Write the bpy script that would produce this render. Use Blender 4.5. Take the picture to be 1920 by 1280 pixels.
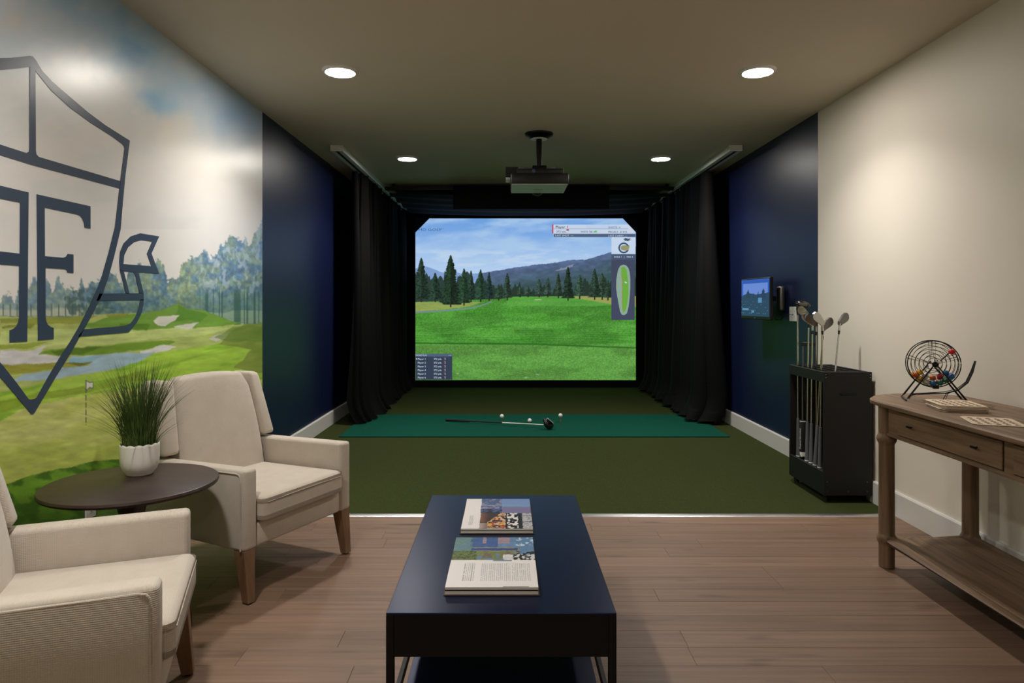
import bpy, bmesh, math, random
import numpy as np
from mathutils import Vector, Matrix, Euler

# ------------------------------------------------------------------ scene reset
for o in list(bpy.data.objects):
    bpy.data.objects.remove(o, do_unlink=True)
scene = bpy.context.scene
COL = scene.collection
random.seed(7)
RNG = np.random.RandomState(11)

# ------------------------------------------------------------------ camera
CAMZ, F, VX, VY = 1.24, 1280.0, 951.0, 567.0      # photo frame 1920x1280
cam_d = bpy.data.cameras.new('camera')
cam_d.sensor_width = 36.0
cam_d.lens = 36.0 * F / 1920.0
cam_d.shift_x = (960 - VX) / 1920.0
cam_d.shift_y = -(640 - VY) / 1920.0
cam_d.clip_start = 0.05
cam = bpy.data.objects.new('camera', cam_d)
COL.objects.link(cam)
cam.location = (0, 0, CAMZ)
cam.rotation_euler = (math.pi / 2, 0, 0)
scene.camera = cam

# ------------------------------------------------------------------ world, exposure
w = bpy.data.worlds.new('world'); scene.world = w; w.use_nodes = True
w.node_tree.nodes['Background'].inputs[0].default_value = (0.02, 0.02, 0.022, 1)
w.node_tree.nodes['Background'].inputs[1].default_value = 0.3
scene.view_settings.view_transform = 'Standard'
scene.view_settings.look = 'None'
scene.view_settings.gamma = 1.0
scene.view_settings.use_curve_mapping = False
scene.view_settings.exposure = 0.0
LAMP_W = 12.5                       # each ceiling downlight
LAMP_SPREAD = math.radians(122)
LAMP_COL = (1.0, 0.955, 0.90)
SCREEN_EMIT = 1.0

# room dimensions (metres)
XL, XR, H = -1.786, 2.267, 2.63
YB, YF = 10.25, -2.4                # screen-end wall, wall behind the viewer
Y_ACC = 4.98                        # where the navy paint begins
Y_TURF = 3.968

def P(x, y, d):  return Vector(((x - VX) * d / F, d, CAMZ - (y - VY) * d / F))
def Pz(x, y, z):
    d = (CAMZ - z) * F / (y - VY); return P(x, y, d)
def PX(x, y, X):
    d = X * F / (x - VX); return P(x, y, d)

# ------------------------------------------------------------------ helpers
def lin(c):
    c = np.asarray(c, float) / 255.0
    return np.where(c <= 0.04045, c / 12.92, ((c + 0.055) / 1.055) ** 2.4)
def L4(c): return tuple(float(v) for v in lin(c)) + (1.0,)

def mat(name, rgb, rough=0.5, metal=0.0, spec=0.5, noise=None, bump=None, emit=0.0, rand=0.0, coat=0.0):
    """noise=(scale xyz, rgb2, detail) ; bump=(scale, strength, dist)"""
    m = bpy.data.materials.new(name); m.use_nodes = True
    nt = m.node_tree; b = nt.nodes['Principled BSDF']
    b.inputs['Base Color'].default_value = L4(rgb)
    b.inputs['Roughness'].default_value = rough
    b.inputs['Metallic'].default_value = metal
    b.inputs['Specular IOR Level'].default_value = spec
    if coat: b.inputs['Coat Weight'].default_value = coat
    if emit:
        b.inputs['Emission Color'].default_value = L4(rgb)
        b.inputs['Emission Strength'].default_value = emit
        b.inputs['Base Color'].default_value = (0.02, 0.02, 0.02, 1)
    tc = None
    if noise or bump or rand:
        tc = nt.nodes.new('ShaderNodeTexCoord')
    col = None
    if noise:
        mp = nt.nodes.new('ShaderNodeMapping'); mp.inputs['Scale'].default_value = noise[0]
        nz = nt.nodes.new('ShaderNodeTexNoise'); nz.inputs['Scale'].default_value = 1.0
        nz.inputs['Detail'].default_value = noise[2] if len(noise) > 2 else 4
        mx = nt.nodes.new('ShaderNodeMix'); mx.data_type = 'RGBA'
        mx.inputs[6].default_value = L4(rgb); mx.inputs[7].default_value = L4(noise[1])
        rp = nt.nodes.new('ShaderNodeMapRange'); rp.inputs[1].default_value = 0.32; rp.inputs[2].default_value = 0.68
        nt.links.new(tc.outputs['Object'], mp.inputs[0]); nt.links.new(mp.outputs[0], nz.inputs['Vector'])
        nt.links.new(nz.outputs['Fac'], rp.inputs[0]); nt.links.new(rp.outputs[0], mx.inputs[0])
        col = mx.outputs[2]
        if rand:
            oi = nt.nodes.new('ShaderNodeObjectInfo')
            va = nt.nodes.new('ShaderNodeVectorMath'); va.operation = 'ADD'
            cb = nt.nodes.new('ShaderNodeMath'); cb.operation = 'MULTIPLY'; cb.inputs[1].default_value = 37.0
            nt.links.new(oi.outputs['Random'], cb.inputs[0])
            nt.links.new(tc.outputs['Object'], va.inputs[0]); nt.links.new(cb.outputs[0], va.inputs[1])
            nt.links.new(va.outputs[0], mp.inputs[0])
            hs = nt.nodes.new('ShaderNodeHueSaturation')
            mr = nt.nodes.new('ShaderNodeMapRange'); mr.inputs[3].default_value = 1 - rand; mr.inputs[4].default_value = 1 + rand
            nt.links.new(oi.outputs['Random'], mr.inputs[0]); nt.links.new(mr.outputs[0], hs.inputs['Value'])
            nt.links.new(col, hs.inputs['Color']); col = hs.outputs[0]
        nt.links.new(col, b.inputs['Base Color'])
    if bump:
        nb = nt.nodes.new('ShaderNodeTexNoise'); nb.inputs['Scale'].default_value = bump[0]; nb.inputs['Detail'].default_value = 3
        bp = nt.nodes.new('ShaderNodeBump'); bp.inputs['Strength'].default_value = bump[1]; bp.inputs['Distance'].default_value = bump[2]
        nt.links.new(tc.outputs['Object'], nb.inputs['Vector']); nt.links.new(nb.outputs['Fac'], bp.inputs['Height'])
        nt.links.new(bp.outputs[0], b.inputs['Normal'])
    return m

def mat_vcol(name, rough=0.5, spec=0.5, emit=0.0, bump=None):
    m = bpy.data.materials.new(name); m.use_nodes = True
    nt = m.node_tree; b = nt.nodes['Principled BSDF']
    a = nt.nodes.new('ShaderNodeVertexColor'); a.layer_name = 'col'
    b.inputs['Roughness'].default_value = rough
    b.inputs['Specular IOR Level'].default_value = spec
    if emit:
        b.inputs['Base Color'].default_value = (0.01, 0.01, 0.01, 1)
        nt.links.new(a.outputs[0], b.inputs['Emission Color']); b.inputs['Emission Strength'].default_value = emit
    else:
        nt.links.new(a.outputs[0], b.inputs['Base Color'])
    if bump:
        tc = nt.nodes.new('ShaderNodeTexCoord')
        nb = nt.nodes.new('ShaderNodeTexNoise'); nb.inputs['Scale'].default_value = bump[0]
        bp = nt.nodes.new('ShaderNodeBump'); bp.inputs['Strength'].default_value = bump[1]; bp.inputs['Distance'].default_value = bump[2]
        nt.links.new(tc.outputs['Object'], nb.inputs['Vector']); nt.links.new(nb.outputs['Fac'], bp.inputs['Height'])
        nt.links.new(bp.outputs[0], b.inputs['Normal'])
    return m

def tag(o, label, cat, group=None):
    o['label'] = label; o['category'] = cat
    if group: o['group'] = group
    return o
def thing(name, label, cat, loc=(0, 0, 0), rotz=0.0, group=None):
    o = bpy.data.objects.new(name, None); COL.objects.link(o)
    o.location = loc; o.rotation_euler = (0, 0, rotz); o.empty_display_size = 0.05
    return tag(o, label, cat, group)
def obj(name, bm, m, parent=None, smooth=False, angle=None):
    me = bpy.data.meshes.new(name)
    bmesh.ops.recalc_face_normals(bm, faces=bm.faces[:])
    bm.to_mesh(me); bm.free()
    return obj_me(name, me, m, parent, smooth)
def obj_me(name, me, m, parent=None, smooth=False):
    if m: me.materials.append(m)
    if smooth:
        me.shade_smooth()
        try: me.set_sharp_from_angle(angle=math.radians(40))
        except Exception: pass
    o = bpy.data.objects.new(name, me); COL.objects.link(o)
    if parent: o.parent = parent
    return o
def struct(name, bm, m, smooth=False):
    o = obj(name, bm, m, None, smooth); o['kind'] = 'structure'; return o
def NB(): return bmesh.new()
def add_box(bm, x0, x1, y0, y1, z0, z1, bev=0.0, seg=2, M=None):
    r = bmesh.ops.create_cube(bm, size=1.0)
    vs = r['verts']
    for v in vs:
        v.co = Vector(((x0 + x1) / 2 + v.co.x * (x1 - x0), (y0 + y1) / 2 + v.co.y * (y1 - y0), (z0 + z1) / 2 + v.co.z * (z1 - z0)))
    if bev > 0:
        es = list({e for v in vs for e in v.link_edges})
        rr = bmesh.ops.bevel(bm, geom=es, offset=bev, segments=seg, profile=0.5, affect='EDGES')
        vs = list({v for f in rr['faces'] for v in f.verts} | {v for v in vs if v.is_valid})
    if M is not None: bmesh.ops.transform(bm, matrix=M, verts=vs)
    return vs
def box(x0, x1, y0, y1, z0, z1, bev=0.0, seg=2):
    bm = NB(); add_box(bm, x0, x1, y0, y1, z0, z1, bev, seg); return bm
def add_hexa(bm, bot, top):
    """bot, top: 4 points each"""
    v = [bm.verts.new(p) for p in bot] + [bm.verts.new(p) for p in top]
    bm.faces.new(v[0:4][::-1]); bm.faces.new(v[4:8])
    for i in range(4):
        j = (i + 1) % 4; bm.faces.new((v[i], v[j], v[4 + j], v[4 + i]))
    return v
def frame_at(d):
    d = Vector(d).normalized()
    a = Vector((0, 0, 1)) if abs(d.z) < 0.95 else Vector((1, 0, 0))
    u = d.cross(a).normalized(); v = u.cross(d).normalized()
    return u, v
def add_tube(bm, pts, r, seg=8, closed=False, caps=True):
    pts = [Vector(p) for p in pts]; n = len(pts)
    rs = r if isinstance(r, (list, tuple)) else [r] * n
    rings = []; pu = None
    for i, p in enumerate(pts):
        if closed: t = pts[(i + 1) % n] - pts[i - 1]
        else: t = pts[min(i + 1, n - 1)] - pts[max(i - 1, 0)]
        t.normalize()
        if pu is None: u, v = frame_at(t)
        else:
            u = (pu - t * pu.dot(t)).normalized(); v = t.cross(u).normalized()
        pu = u
        rings.append([bm.verts.new(p + (u * math.cos(2 * math.pi * k / seg) + v * math.sin(2 * math.pi * k / seg)) * rs[i]) for k in range(seg)])
    m = n if closed else n - 1
    for i in range(m):
        a, b = rings[i], rings[(i + 1) % n]
        for k in range(seg):
            bm.faces.new((a[k], a[(k + 1) % seg], b[(k + 1) % seg], b[k]))
    if caps and not closed:
        bm.faces.new(rings[0][::-1]); bm.faces.new(rings[-1])
def tube(pts, r, seg=8, closed=False):
    bm = NB(); add_tube(bm, pts, r, seg, closed); return bm
def add_lathe(bm, prof, seg=32, c=(0, 0, 0), zmod=None):
    rings = []
    for (r, z) in prof:
        ring = []
        for k in range(seg):
            a = 2 * math.pi * k / seg
            zz = z + (zmod(a, z) if zmod else 0)
            ring.append(bm.verts.new((c[0] + r * math.cos(a), c[1] + r * math.sin(a), c[2] + zz)))
        rings.append(ring)
    for a, b in zip(rings[:-1], rings[1:]):
        for k in range(seg):
            bm.faces.new((a[k], a[(k + 1) % seg], b[(k + 1) % seg], b[k]))
    bm.faces.new(rings[0][::-1]); bm.faces.new(rings[-1])
def lathe(prof, seg=32, c=(0, 0, 0), zmod=None):
    bm = NB(); add_lathe(bm, prof, seg, c, zmod); return bm
def add_prism(bm, pts, vec):
    """polygon (3-D points) swept by vec"""
    a = [bm.verts.new(Vector(p)) for p in pts]
    b = [bm.verts.new(Vector(p) + Vector(vec)) for p in pts]
    fa = bm.faces.new(a); fb = bm.faces.new(b[::-1]); n = len(a)
    for i in range(n):
        j = (i + 1) % n
        bm.faces.new((a[j], a[i], b[i], b[j]))
    fa.normal_update(); fb.normal_update()
    bmesh.ops.triangulate(bm, faces=[fa, fb])
def prism(pts, vec):
    bm = NB(); add_prism(bm, pts, vec); return bm
def add_sphere(bm, c, r, seg=12, ring=8, sc=(1, 1, 1)):
    rr = bmesh.ops.create_uvsphere(bm, u_segments=seg, v_segments=ring, radius=r)
    for v in rr['verts']:
        v.co = Vector((v.co.x * sc[0] + c[0], v.co.y * sc[1] + c[1], v.co.z * sc[2] + c[2]))
    return rr['verts']
def copy_thing(root, label=None, group=None):
    r = root.copy(); COL.objects.link(r)
    if label: r['label'] = label
    if group: r['group'] = group
    for ch in list(root.children):
        c = ch.copy(); COL.objects.link(c); c.parent = r
        for g in list(ch.children):
            d = g.copy(); COL.objects.link(d); d.parent = c
    return r
def text_obj(name, body, size, m, parent, M, align='LEFT', bold=0.0, sx=1.0):
    cu = bpy.data.curves.new(name, 'FONT'); cu.body = body; cu.size = size
    cu.align_x = align; cu.offset = bold; cu.resolution_u = 3
    t = bpy.data.objects.new(name, cu)
    me = bpy.data.meshes.new_from_object(t)
    bpy.data.objects.remove(t); bpy.data.curves.remove(cu)
    me.transform(M @ Matrix.Diagonal((sx, 1, 1, 1)))
    me.name = name
    return obj_me(name, me, m, parent)

def text_w(body, size):
    cu = bpy.data.curves.new('w', 'FONT'); cu.body = body; cu.size = size
    t = bpy.data.objects.new('w', cu); me = bpy.data.meshes.new_from_object(t)
    r = max([v.co.x for v in me.vertices] or [0]); bpy.data.objects.remove(t); bpy.data.curves.remove(cu); bpy.data.meshes.remove(me)
    return r

# numpy noise and painting
TAB = RNG.rand(256, 256)
def vnoise(x, y):
    xi = np.floor(x).astype(int); yi = np.floor(y).astype(int)
    fx = x - xi; fy = y - yi
    fx = fx * fx * (3 - 2 * fx); fy = fy * fy * (3 - 2 * fy)
    a = TAB[xi % 256, yi % 256]; b = TAB[(xi + 1) % 256, yi % 256]
    c = TAB[xi % 256, (yi + 1) % 256]; d = TAB[(xi + 1) % 256, (yi + 1) % 256]
    return (a * (1 - fx) + b * fx) * (1 - fy) + (c * (1 - fx) + d * fx) * fy
def fbm(x, y, o=4):
    s = 0; a = 0.5; t = 0
    for i in range(o):
        s = s + a * vnoise(x * 2 ** i + 17 * i, y * 2 ** i + 31 * i); t += a; a *= 0.5
    return s / t
def sstep(a, b, x):
    t = np.clip((x - a) / (b - a), 0, 1); return t * t * (3 - 2 * t)
def inpoly(px, py, poly):
    ins = np.zeros(px.shape, bool); n = len(poly)
    for i in range(n):
        x0, y0 = poly[i]; x1, y1 = poly[(i + 1) % n]
        if y0 == y1: continue
        c = ((y0 > py) != (y1 > py)) & (px < (x1 - x0) * (py - y0) / (y1 - y0) + x0)
        ins ^= c
    return ins
def mixc(img, c, m):
    c = np.asarray(c, float)
    m = np.asarray(m, float)[..., None]
    img[...] = img * (1 - m) + c * m
def grid_mesh(name, co, colours):
    """co (r,c,3), colours (r,c,3) sRGB 0..255"""
    r, c = co.shape[:2]
    me = bpy.data.meshes.new(name)
    idx = np.arange(r * c).reshape(r, c)
    q = np.stack([idx[:-1, :-1], idx[:-1, 1:], idx[1:, 1:], idx[1:, :-1]], -1).reshape(-1, 4)
    me.vertices.add(r * c); me.vertices.foreach_set('co', co.reshape(-1).astype(np.float32))
    me.loops.add(q.size); me.loops.foreach_set('vertex_index', q.reshape(-1).astype(np.int32))
    me.polygons.add(len(q)); me.polygons.foreach_set('loop_start', (np.arange(len(q)) * 4).astype(np.int32))
    me.update(calc_edges=True)
    if colours is not None:
        at = me.color_attributes.new('col', 'FLOAT_COLOR', 'POINT')
        cc = np.ones((r * c, 4), np.float32); cc[:, :3] = lin(np.clip(colours, 0, 255)).reshape(-1, 3)
        at.data.foreach_set('color', cc.reshape(-1))
    return me

# ------------------------------------------------------------------ materials
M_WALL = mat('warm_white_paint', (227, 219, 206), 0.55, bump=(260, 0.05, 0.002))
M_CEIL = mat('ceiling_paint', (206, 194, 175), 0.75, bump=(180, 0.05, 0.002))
M_NAVY = mat('navy_paint', (15, 25, 60), 0.40, spec=0.5, bump=(300, 0.05, 0.002))
M_TRIMW = mat('white_trim_paint', (214, 211, 207), 0.4)
M_WOODF = mat('oak_plank', (134, 107, 88), 0.45, noise=((1.6, 44, 8), (112, 88, 71), 7), rand=0.10, bump=(60, 0.05, 0.003))
def add_knots(m):
    nt = m.node_tree; b = nt.nodes['Principled BSDF']
    src = b.inputs['Base Color'].links[0].from_socket
    mp = [n for n in nt.nodes if n.bl_idname == 'ShaderNodeMapping'][0]; vec = mp.inputs[0].links[0].from_socket
    m2 = nt.nodes.new('ShaderNodeMapping'); m2.inputs['Scale'].default_value = (2.6, 11, 1)
    nz = nt.nodes.new('ShaderNodeTexNoise'); nz.inputs['Scale'].default_value = 1.0; nz.inputs['Detail'].default_value = 2
    mr = nt.nodes.new('ShaderNodeMapRange'); mr.inputs[1].default_value = .64; mr.inputs[2].default_value = .76; mr.inputs[4].default_value = .75
    mx = nt.nodes.new('ShaderNodeMix'); mx.data_type = 'RGBA'; mx.inputs[7].default_value = L4((78, 58, 46))
    nt.links.new(vec, m2.inputs[0]); nt.links.new(m2.outputs[0], nz.inputs['Vector']); nt.links.new(nz.outputs['Fac'], mr.inputs[0])
    nt.links.new(mr.outputs[0], mx.inputs[0]); nt.links.new(src, mx.inputs[6]); nt.links.new(mx.outputs[2], b.inputs['Base Color'])
add_knots(M_WOODF)
M_SUB = mat('subfloor', (120, 98, 80), 0.8)
M_TURF = mat('putting_turf', (66, 74, 36), 0.95, spec=0.1, noise=((220, 220, 220), (46, 54, 26), 3), bump=(420, 0.9, 0.006))
M_MAT = mat('teal_mat', (4, 84, 66), 0.9, spec=0.15, noise=((200, 200, 200), (2, 66, 52), 3), bump=(380, 0.8, 0.005))
M_ALU = mat('brushed_aluminium', (205, 205, 205), 0.28, 1.0)
M_BLK = mat('black_cloth', (11, 11, 14), 0.9, spec=0.15, bump=(300, 0.3, 0.002))
M_CURT = mat('black_velvet', (11, 11, 13), 0.8, spec=0.15, bump=(260, 0.3, 0.002))
M_BLKM = mat('black_metal', (4, 4, 5), 0.42, 0.0, 0.3)
M_BLKTOP = mat('black_lacquer_blue_sheen', (8, 25, 62), 0.30, 0.6, 0.6, bump=(500, 0.03, 0.001))  # blue base tint stands in for the screen's reflection on black lacquer
M_BLKP = mat('black_plastic', (14, 14, 15), 0.45)
M_BLKW = mat('black_laminate', (9, 10, 12), 0.55, bump=(200, 0.05, 0.001))
M_GREYP = mat('projector_grey', (120, 128, 128), 0.5)
M_FAB = None
M_OAKD = mat('walnut_leg', (134, 102, 76), 0.5, noise=((30, 30, 5), (106, 78, 56), 5))
M_OAKC = mat('weathered_oak', (142, 114, 88), 0.55, noise=((40, 2.4, 40), (90, 69, 51), 8), bump=(90, 0.12, 0.002))
M_OAKV = mat('weathered_oak_upright', (140, 112, 86), 0.55, noise=((40, 40, 2.4), (90, 69, 51), 8), bump=(90, 0.12, 0.002))
M_OAKDR = mat('dark_stained_wood', (58, 42, 37), 0.42, noise=((3, 30, 30), (44, 31, 27), 6))
M_CERAM = mat('white_ceramic', (232, 228, 222), 0.35)
M_SOIL = mat('soil', (38, 30, 22), 0.95)
M_GRASS = mat('grass_blade', (84, 108, 46), 0.5, noise=((14, 14, 9), (48, 70, 30), 3))
M_STEEL = mat('polished_steel', (205, 203, 200), 0.2, 1.0)
M_SATIN = mat('satin_steel', (120, 118, 116), 0.4, 1.0)
M_GRIP = mat('grey_rubber_grip', (88, 90, 96), 0.8)
M_GRIPB = mat('black_rubber_grip', (16, 16, 18), 0.7)
M_WHITE = mat('white_plastic', (228, 228, 224), 0.4)
M_RED = mat('red_plastic', (205, 30, 38), 0.3)
M_ORANGE = mat('orange_tee', (215, 80, 35), 0.5)
M_LENS = mat('lamp_diffuser', (255, 248, 238), 0.4, emit=165.0)

def fabric_mat():
    m = bpy.data.materials.new('oatmeal_weave'); m.use_nodes = True
    nt = m.node_tree; b = nt.nodes['Principled BSDF']
    b.inputs['Roughness'].default_value = 0.95; b.inputs['Specular IOR Level'].default_value = 0.15
    b.inputs['Sheen Weight'].default_value = 0.25
    tc = nt.nodes.new('ShaderNodeTexCoord')
    prod = None
    waves = []
    for ax in ('X', 'Y', 'Z'):
        wv = nt.nodes.new('ShaderNodeTexWave'); wv.bands_direction = ax; wv.inputs['Scale'].default_value = 62
        wv.inputs['Distortion'].default_value = 0.6; wv.inputs['Detail'].default_value = 1
        nt.links.new(tc.outputs['Object'], wv.inputs['Vector']); waves.append(wv.outputs['Fac'])
    sep = nt.nodes.new('ShaderNodeSeparateXYZ'); nt.links.new(tc.outputs['Normal'], sep.inputs[0])
    masked = []
    for k, wv in enumerate(waves):
        ab = nt.nodes.new('ShaderNodeMath'); ab.operation = 'ABSOLUTE'; nt.links.new(sep.outputs[k], ab.inputs[0])
        mr = nt.nodes.new('ShaderNodeMapRange'); mr.inputs[1].default_value = 0.35; mr.inputs[2].default_value = 0.6; mr.inputs[3].default_value = 1.0; mr.inputs[4].default_value = 0.0
        nt.links.new(ab.outputs[0], mr.inputs[0])
        mu = nt.nodes.new('ShaderNodeMath'); mu.operation = 'MULTIPLY'; nt.links.new(wv, mu.inputs[0]); nt.links.new(mr.outputs[0], mu.inputs[1])
        masked.append(mu.outputs[0])
    waves = masked
    s = None
    for wv in waves:
        if s is None: s = wv
        else:
            ad = nt.nodes.new('ShaderNodeMath'); ad.operation = 'ADD'
            nt.links.new(s, ad.inputs[0]); nt.links.new(wv, ad.inputs[1]); s = ad.outputs[0]
    nz = nt.nodes.new('ShaderNodeTexNoise'); nz.inputs['Scale'].default_value = 16; nz.inputs['Detail'].default_value = 6
    nt.links.new(tc.outputs['Object'], nz.inputs['Vector'])
    mx = nt.nodes.new('ShaderNodeMix'); mx.data_type = 'RGBA'
    mx.inputs[6].default_value = L4((203, 193, 180)); mx.inputs[7].default_value = L4((186, 175, 161))
    nt.links.new(nz.outputs['Fac'], mx.inputs[0]); nt.links.new(mx.outputs[2], b.inputs['Base Color'])
    bp = nt.nodes.new('ShaderNodeBump'); bp.inputs['Strength'].default_value = 0.22; bp.inputs['Distance'].default_value = 0.003
    nt.links.new(s, bp.inputs['Height']); nt.links.new(bp.outputs[0], b.inputs['Normal'])
    return m
M_FAB = fabric_mat()

# ================================================================== THE SETTING
# floor: subfloor slab with real planks on it
floor = struct('floor', box(XL, XR, YF, YB, -0.08, -0.012), M_SUB)
PW = 0.125
row = 0; y1 = Y_TURF - 0.012
while y1 > YF + 0.02:
    y0 = max(YF, y1 - PW)
    x = XL - random.uniform(0.0, 1.3)
    while x < XR:
        ln = random.uniform(1.15, 1.9)
        a, b = max(x, XL), min(x + ln, XR)
        if b - a > 0.02:
            bm = box(-(b - a) / 2 + 0.0003, (b - a) / 2 - 0.0003, -(y1 - y0) / 2 + 0.0002, (y1 - y0) / 2 - 0.0002, -0.012, 0.0, 0.0010, 1)
            o = obj('plank', bm, M_WOODF, floor); o.location = ((a + b) / 2, (y0 + y1) / 2, 0)
        x += ln
    y1 -= PW; row += 1

turf = struct('floor_turf', box(XL, XR, Y_TURF + 0.012, YB, -0.0118, 0.006), M_TURF)
turf['label'] = 'olive green putting turf between the wood floor and the screen'
bm = NB()
add_prism(bm, [(XL + 0.01, Y_TURF - 0.014, 0.0006), (XL + 0.01, Y_TURF - 0.008, 0.004), (XL + 0.01, Y_TURF + 0.008, 0.010), (XL + 0.01, Y_TURF + 0.016, 0.0095), (XL + 0.01, Y_TURF + 0.016, 0.0062), (XL + 0.01, Y_TURF + 0.004, 0.0006)], (XR - XL - 0.02, 0, 0))
trim = struct('trim_1', bm, M_ALU)
trim['label'] = 'thin metal transition strip between planks and turf'

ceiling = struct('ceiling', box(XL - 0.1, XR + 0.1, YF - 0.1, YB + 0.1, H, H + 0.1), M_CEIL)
wall_right = struct('wall_right', box(XR, XR + 0.1, YF, Y_ACC, 0, H), M_WALL)
obj('navy_accent', box(XR, XR + 0.1, Y_ACC, YB, 0, H), M_NAVY, wall_right)
wall_left = struct('wall_left', box(XL - 0.1, XL, Y_ACC, YB, 0, H), M_NAVY)
obj('backing', box(XL - 0.1, XL - 0.003, YF, Y_ACC, 0, H), M_WALL, wall_left)
struct('wall_back', box(XL - 0.1, XR + 0.1, YB, YB + 0.1, 0, H), mat('black_paint', (14, 15, 20), 0.7))
struct('wall_front', box(XL - 0.1, XR + 0.1, YF - 0.1, YF, 0, H), M_WALL)
def skirting(name, x0, x1, ya, yb, face):
    bm = NB()
    s = 1 if face > 0 else -1
    xa = x0 if face > 0 else x1
    pts = [(xa, ya, 0.001), (xa + s * 0.016, ya, 0.001), (xa + s * 0.016, ya, 0.134), (xa + s * 0.011, ya, 0.142), (xa, ya, 0.142)]
    add_prism(bm, pts, (0, yb - ya, 0))
    return struct(name, bm, M_TRIMW)
skirting('baseboard_right', XR - 0.016, XR, YF + 0.02, Y_TURF - 0.016, -1)
skirting('baseboard_right_turf', XR - 0.016, XR, Y_TURF - 0.014, YB - 0.02, -1)
skirting('baseboard_left', XL, XL + 0.016, Y_ACC, YB - 0.02, 1)

# ------------------------------------------------------------------ mural on the left wall (print)
def mural_colours(x, y):
    x = np.where(x < 0, -x, x)
    jx = (fbm(x / 22, y / 22, 3) - 0.5) * 16; jy = (fbm(x / 22 + 50, y / 22 + 9, 3) - 0.5) * 12
    img = np.zeros(x.shape + (3,)); img[...] = (240, 238, 235)
    # sky washes
    mixc(img, (196, 216, 234), .75 * sstep(170, 40, y + .25 * x - 40 + 3 * jy) )
    for (cx, cy, rx, ry, s, c) in [(190, 10, 110, 60, .8, (150, 190, 226)), (60, 60, 130, 40, .45, (196, 212, 226)), (250, 90, 60, 55, .9, (136, 186, 224)), (292, 190, 34, 30, .8, (150, 198, 234)),
                                   (350, 160, 70, 60, .6, (170, 206, 232)), (430, 215, 55, 60, .7, (156, 190, 224)), (470, 230, 40, 60, .6, (156, 188, 226)),
                                   (90, 190, 80, 26, .3, (195, 210, 225)), (300, 240, 70, 26, .5, (232, 222, 208)), (20, 35, 30, 26, .5, (225, 214, 202)), (420, 300, 90, 45, .4, (238, 228, 214))]:
        r = ((x + 2 * jx - cx) / rx) ** 2 + ((y + 2 * jy - cy) / ry) ** 2
        mixc(img, c, s * np.exp(-r) * (0.75 + 0.9 * fbm(x / 40, y / 30, 3)))
    mixc(img, (220, 224, 226), 0.35 * sstep(0.5, 0.7, fbm(x / 90 + 5, y / 60, 4)) * (y < 430))
    # tree belts
    n1 = vnoise(x / 9, x * 0 + 3) ; n2 = vnoise(x / 26, x * 0 + 8); n3 = fbm(x / 3.0, y / 3.5, 3)
    top = np.interp(x, [0, 60, 120, 180, 230, 300, 335, 368, 392, 430, 455, 475, 492], [548, 535, 530, 538, 520, 498, 508, 470, 478, 440, 470, 452, 425])
    top = top + (n1 - 0.5) * 34 + (n2 - 0.5) * 26 + (n3 - 0.5) * 20
    base = np.interp(x, [0, 100, 200, 300, 350, 370, 495], [600, 602, 602, 598, 590, 590, 614]) + jy * 0.4
    inT = (y > top) & (y < base)
    hue = sstep(0.35, 0.65, fbm(x / 14 + 3, y / 12, 3))
    blue_sheen_w = sstep(330, 480, x) * 0.8 + 0.25  # tree blue, plus the screen's blue sheen painted in towards the right
    cA = np.array((134, 164, 152.)); cB = np.array((98, 134, 160.)); cG = np.array((162, 184, 140.))
    tc = cA * (1 - hue[..., None]) + cB * hue[..., None]
    gm = (sstep(0.55, 0.75, fbm(x / 20 + 70, y / 30, 3)) * (x > 180) * (x < 370) * 0.8)[..., None]
    tc = tc * (1 - gm) + cG * gm
    tc = tc * (1 - 0.35 * blue_sheen_w[..., None] * hue[..., None]) + np.array((98, 140, 190.)) * (0.35 * blue_sheen_w * hue)[..., None]
    low = sstep(0.35, 1.0, (y - top) / np.maximum(base - top, 5))
    tc = tc * (1 - 0.5 * low[..., None]) + np.array((58, 92, 96.)) * (0.5 * low[..., None])
    tc = tc * (0.74 + 0.55 * fbm(x / 5, y / 5, 3)[..., None])
    wash = (sstep(.52, .68, fbm(x / 7 + 30, y / 13, 3)) * sstep(350, 390, x) * (1 - low) * .6)[..., None]
    tc = tc * (1 - wash) + np.array((206, 222, 238.)) * wash
    leftfade = sstep(190, 120, x) * 0.25
    tc = tc * (1 - leftfade[..., None]) + np.array((190, 205, 212.)) * leftfade[..., None]
    m = inT[..., None] * 0.93
    img = img * (1 - m) + tc * m
    # trunks, pale ground between them
    tr = (x > 372) & (y > 538) & (y < 612)
    trunk = vnoise(x / 2.3, x * 0 + 40) > .62
    gap = (x > 372) & (y < 616) & (y > 580 + 10 * n2)
    mixc(img, (196, 212, 180), gap * 0.7)
    mixc(img, (120, 152, 150), tr * .35 * sstep(545, 560, y))
    mixc(img, (58, 92, 92), (tr & trunk) * 0.7 * sstep(536, 552, y + 14 * (n1 - .5)))
    tl = (x < 180) & (y > 570) & (y < 592)
    mixc(img, (212, 216, 190), tl * 0.8 * sstep(576, 584, y + jy))
    mixc(img, (80, 96, 88), (tl & (np.abs((x % 13) - 6) < 1.2)) * 0.6)
    # dark clump of bushes in front of the belt
    mixc(img, (72, 100, 102), inpoly(x + 2.2 * jx, y + 2.2 * jy, [(112, 566), (126, 548), (160, 540), (192, 545), (205, 575), (185, 590), (150, 592), (122, 588)]) * sstep(.3, .55, fbm(x / 7, y / 7, 3)) * 0.7)
    # ground
    xx, yy = x + jx * 0.7, y + jy * 0.5
    soft = 0.75 + 0.5 * fbm(x / 30, y / 7, 4)
    mixc(img, np.array((186, 200, 118)), (yy > np.interp(x, [0, 120, 200, 300, 350, 420, 495], [594, 594, 590, 584, 590, 608, 606])))
    g = lambda poly, c, a=1.0: mixc(img, c, inpoly(xx, yy, poly) * a)
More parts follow.
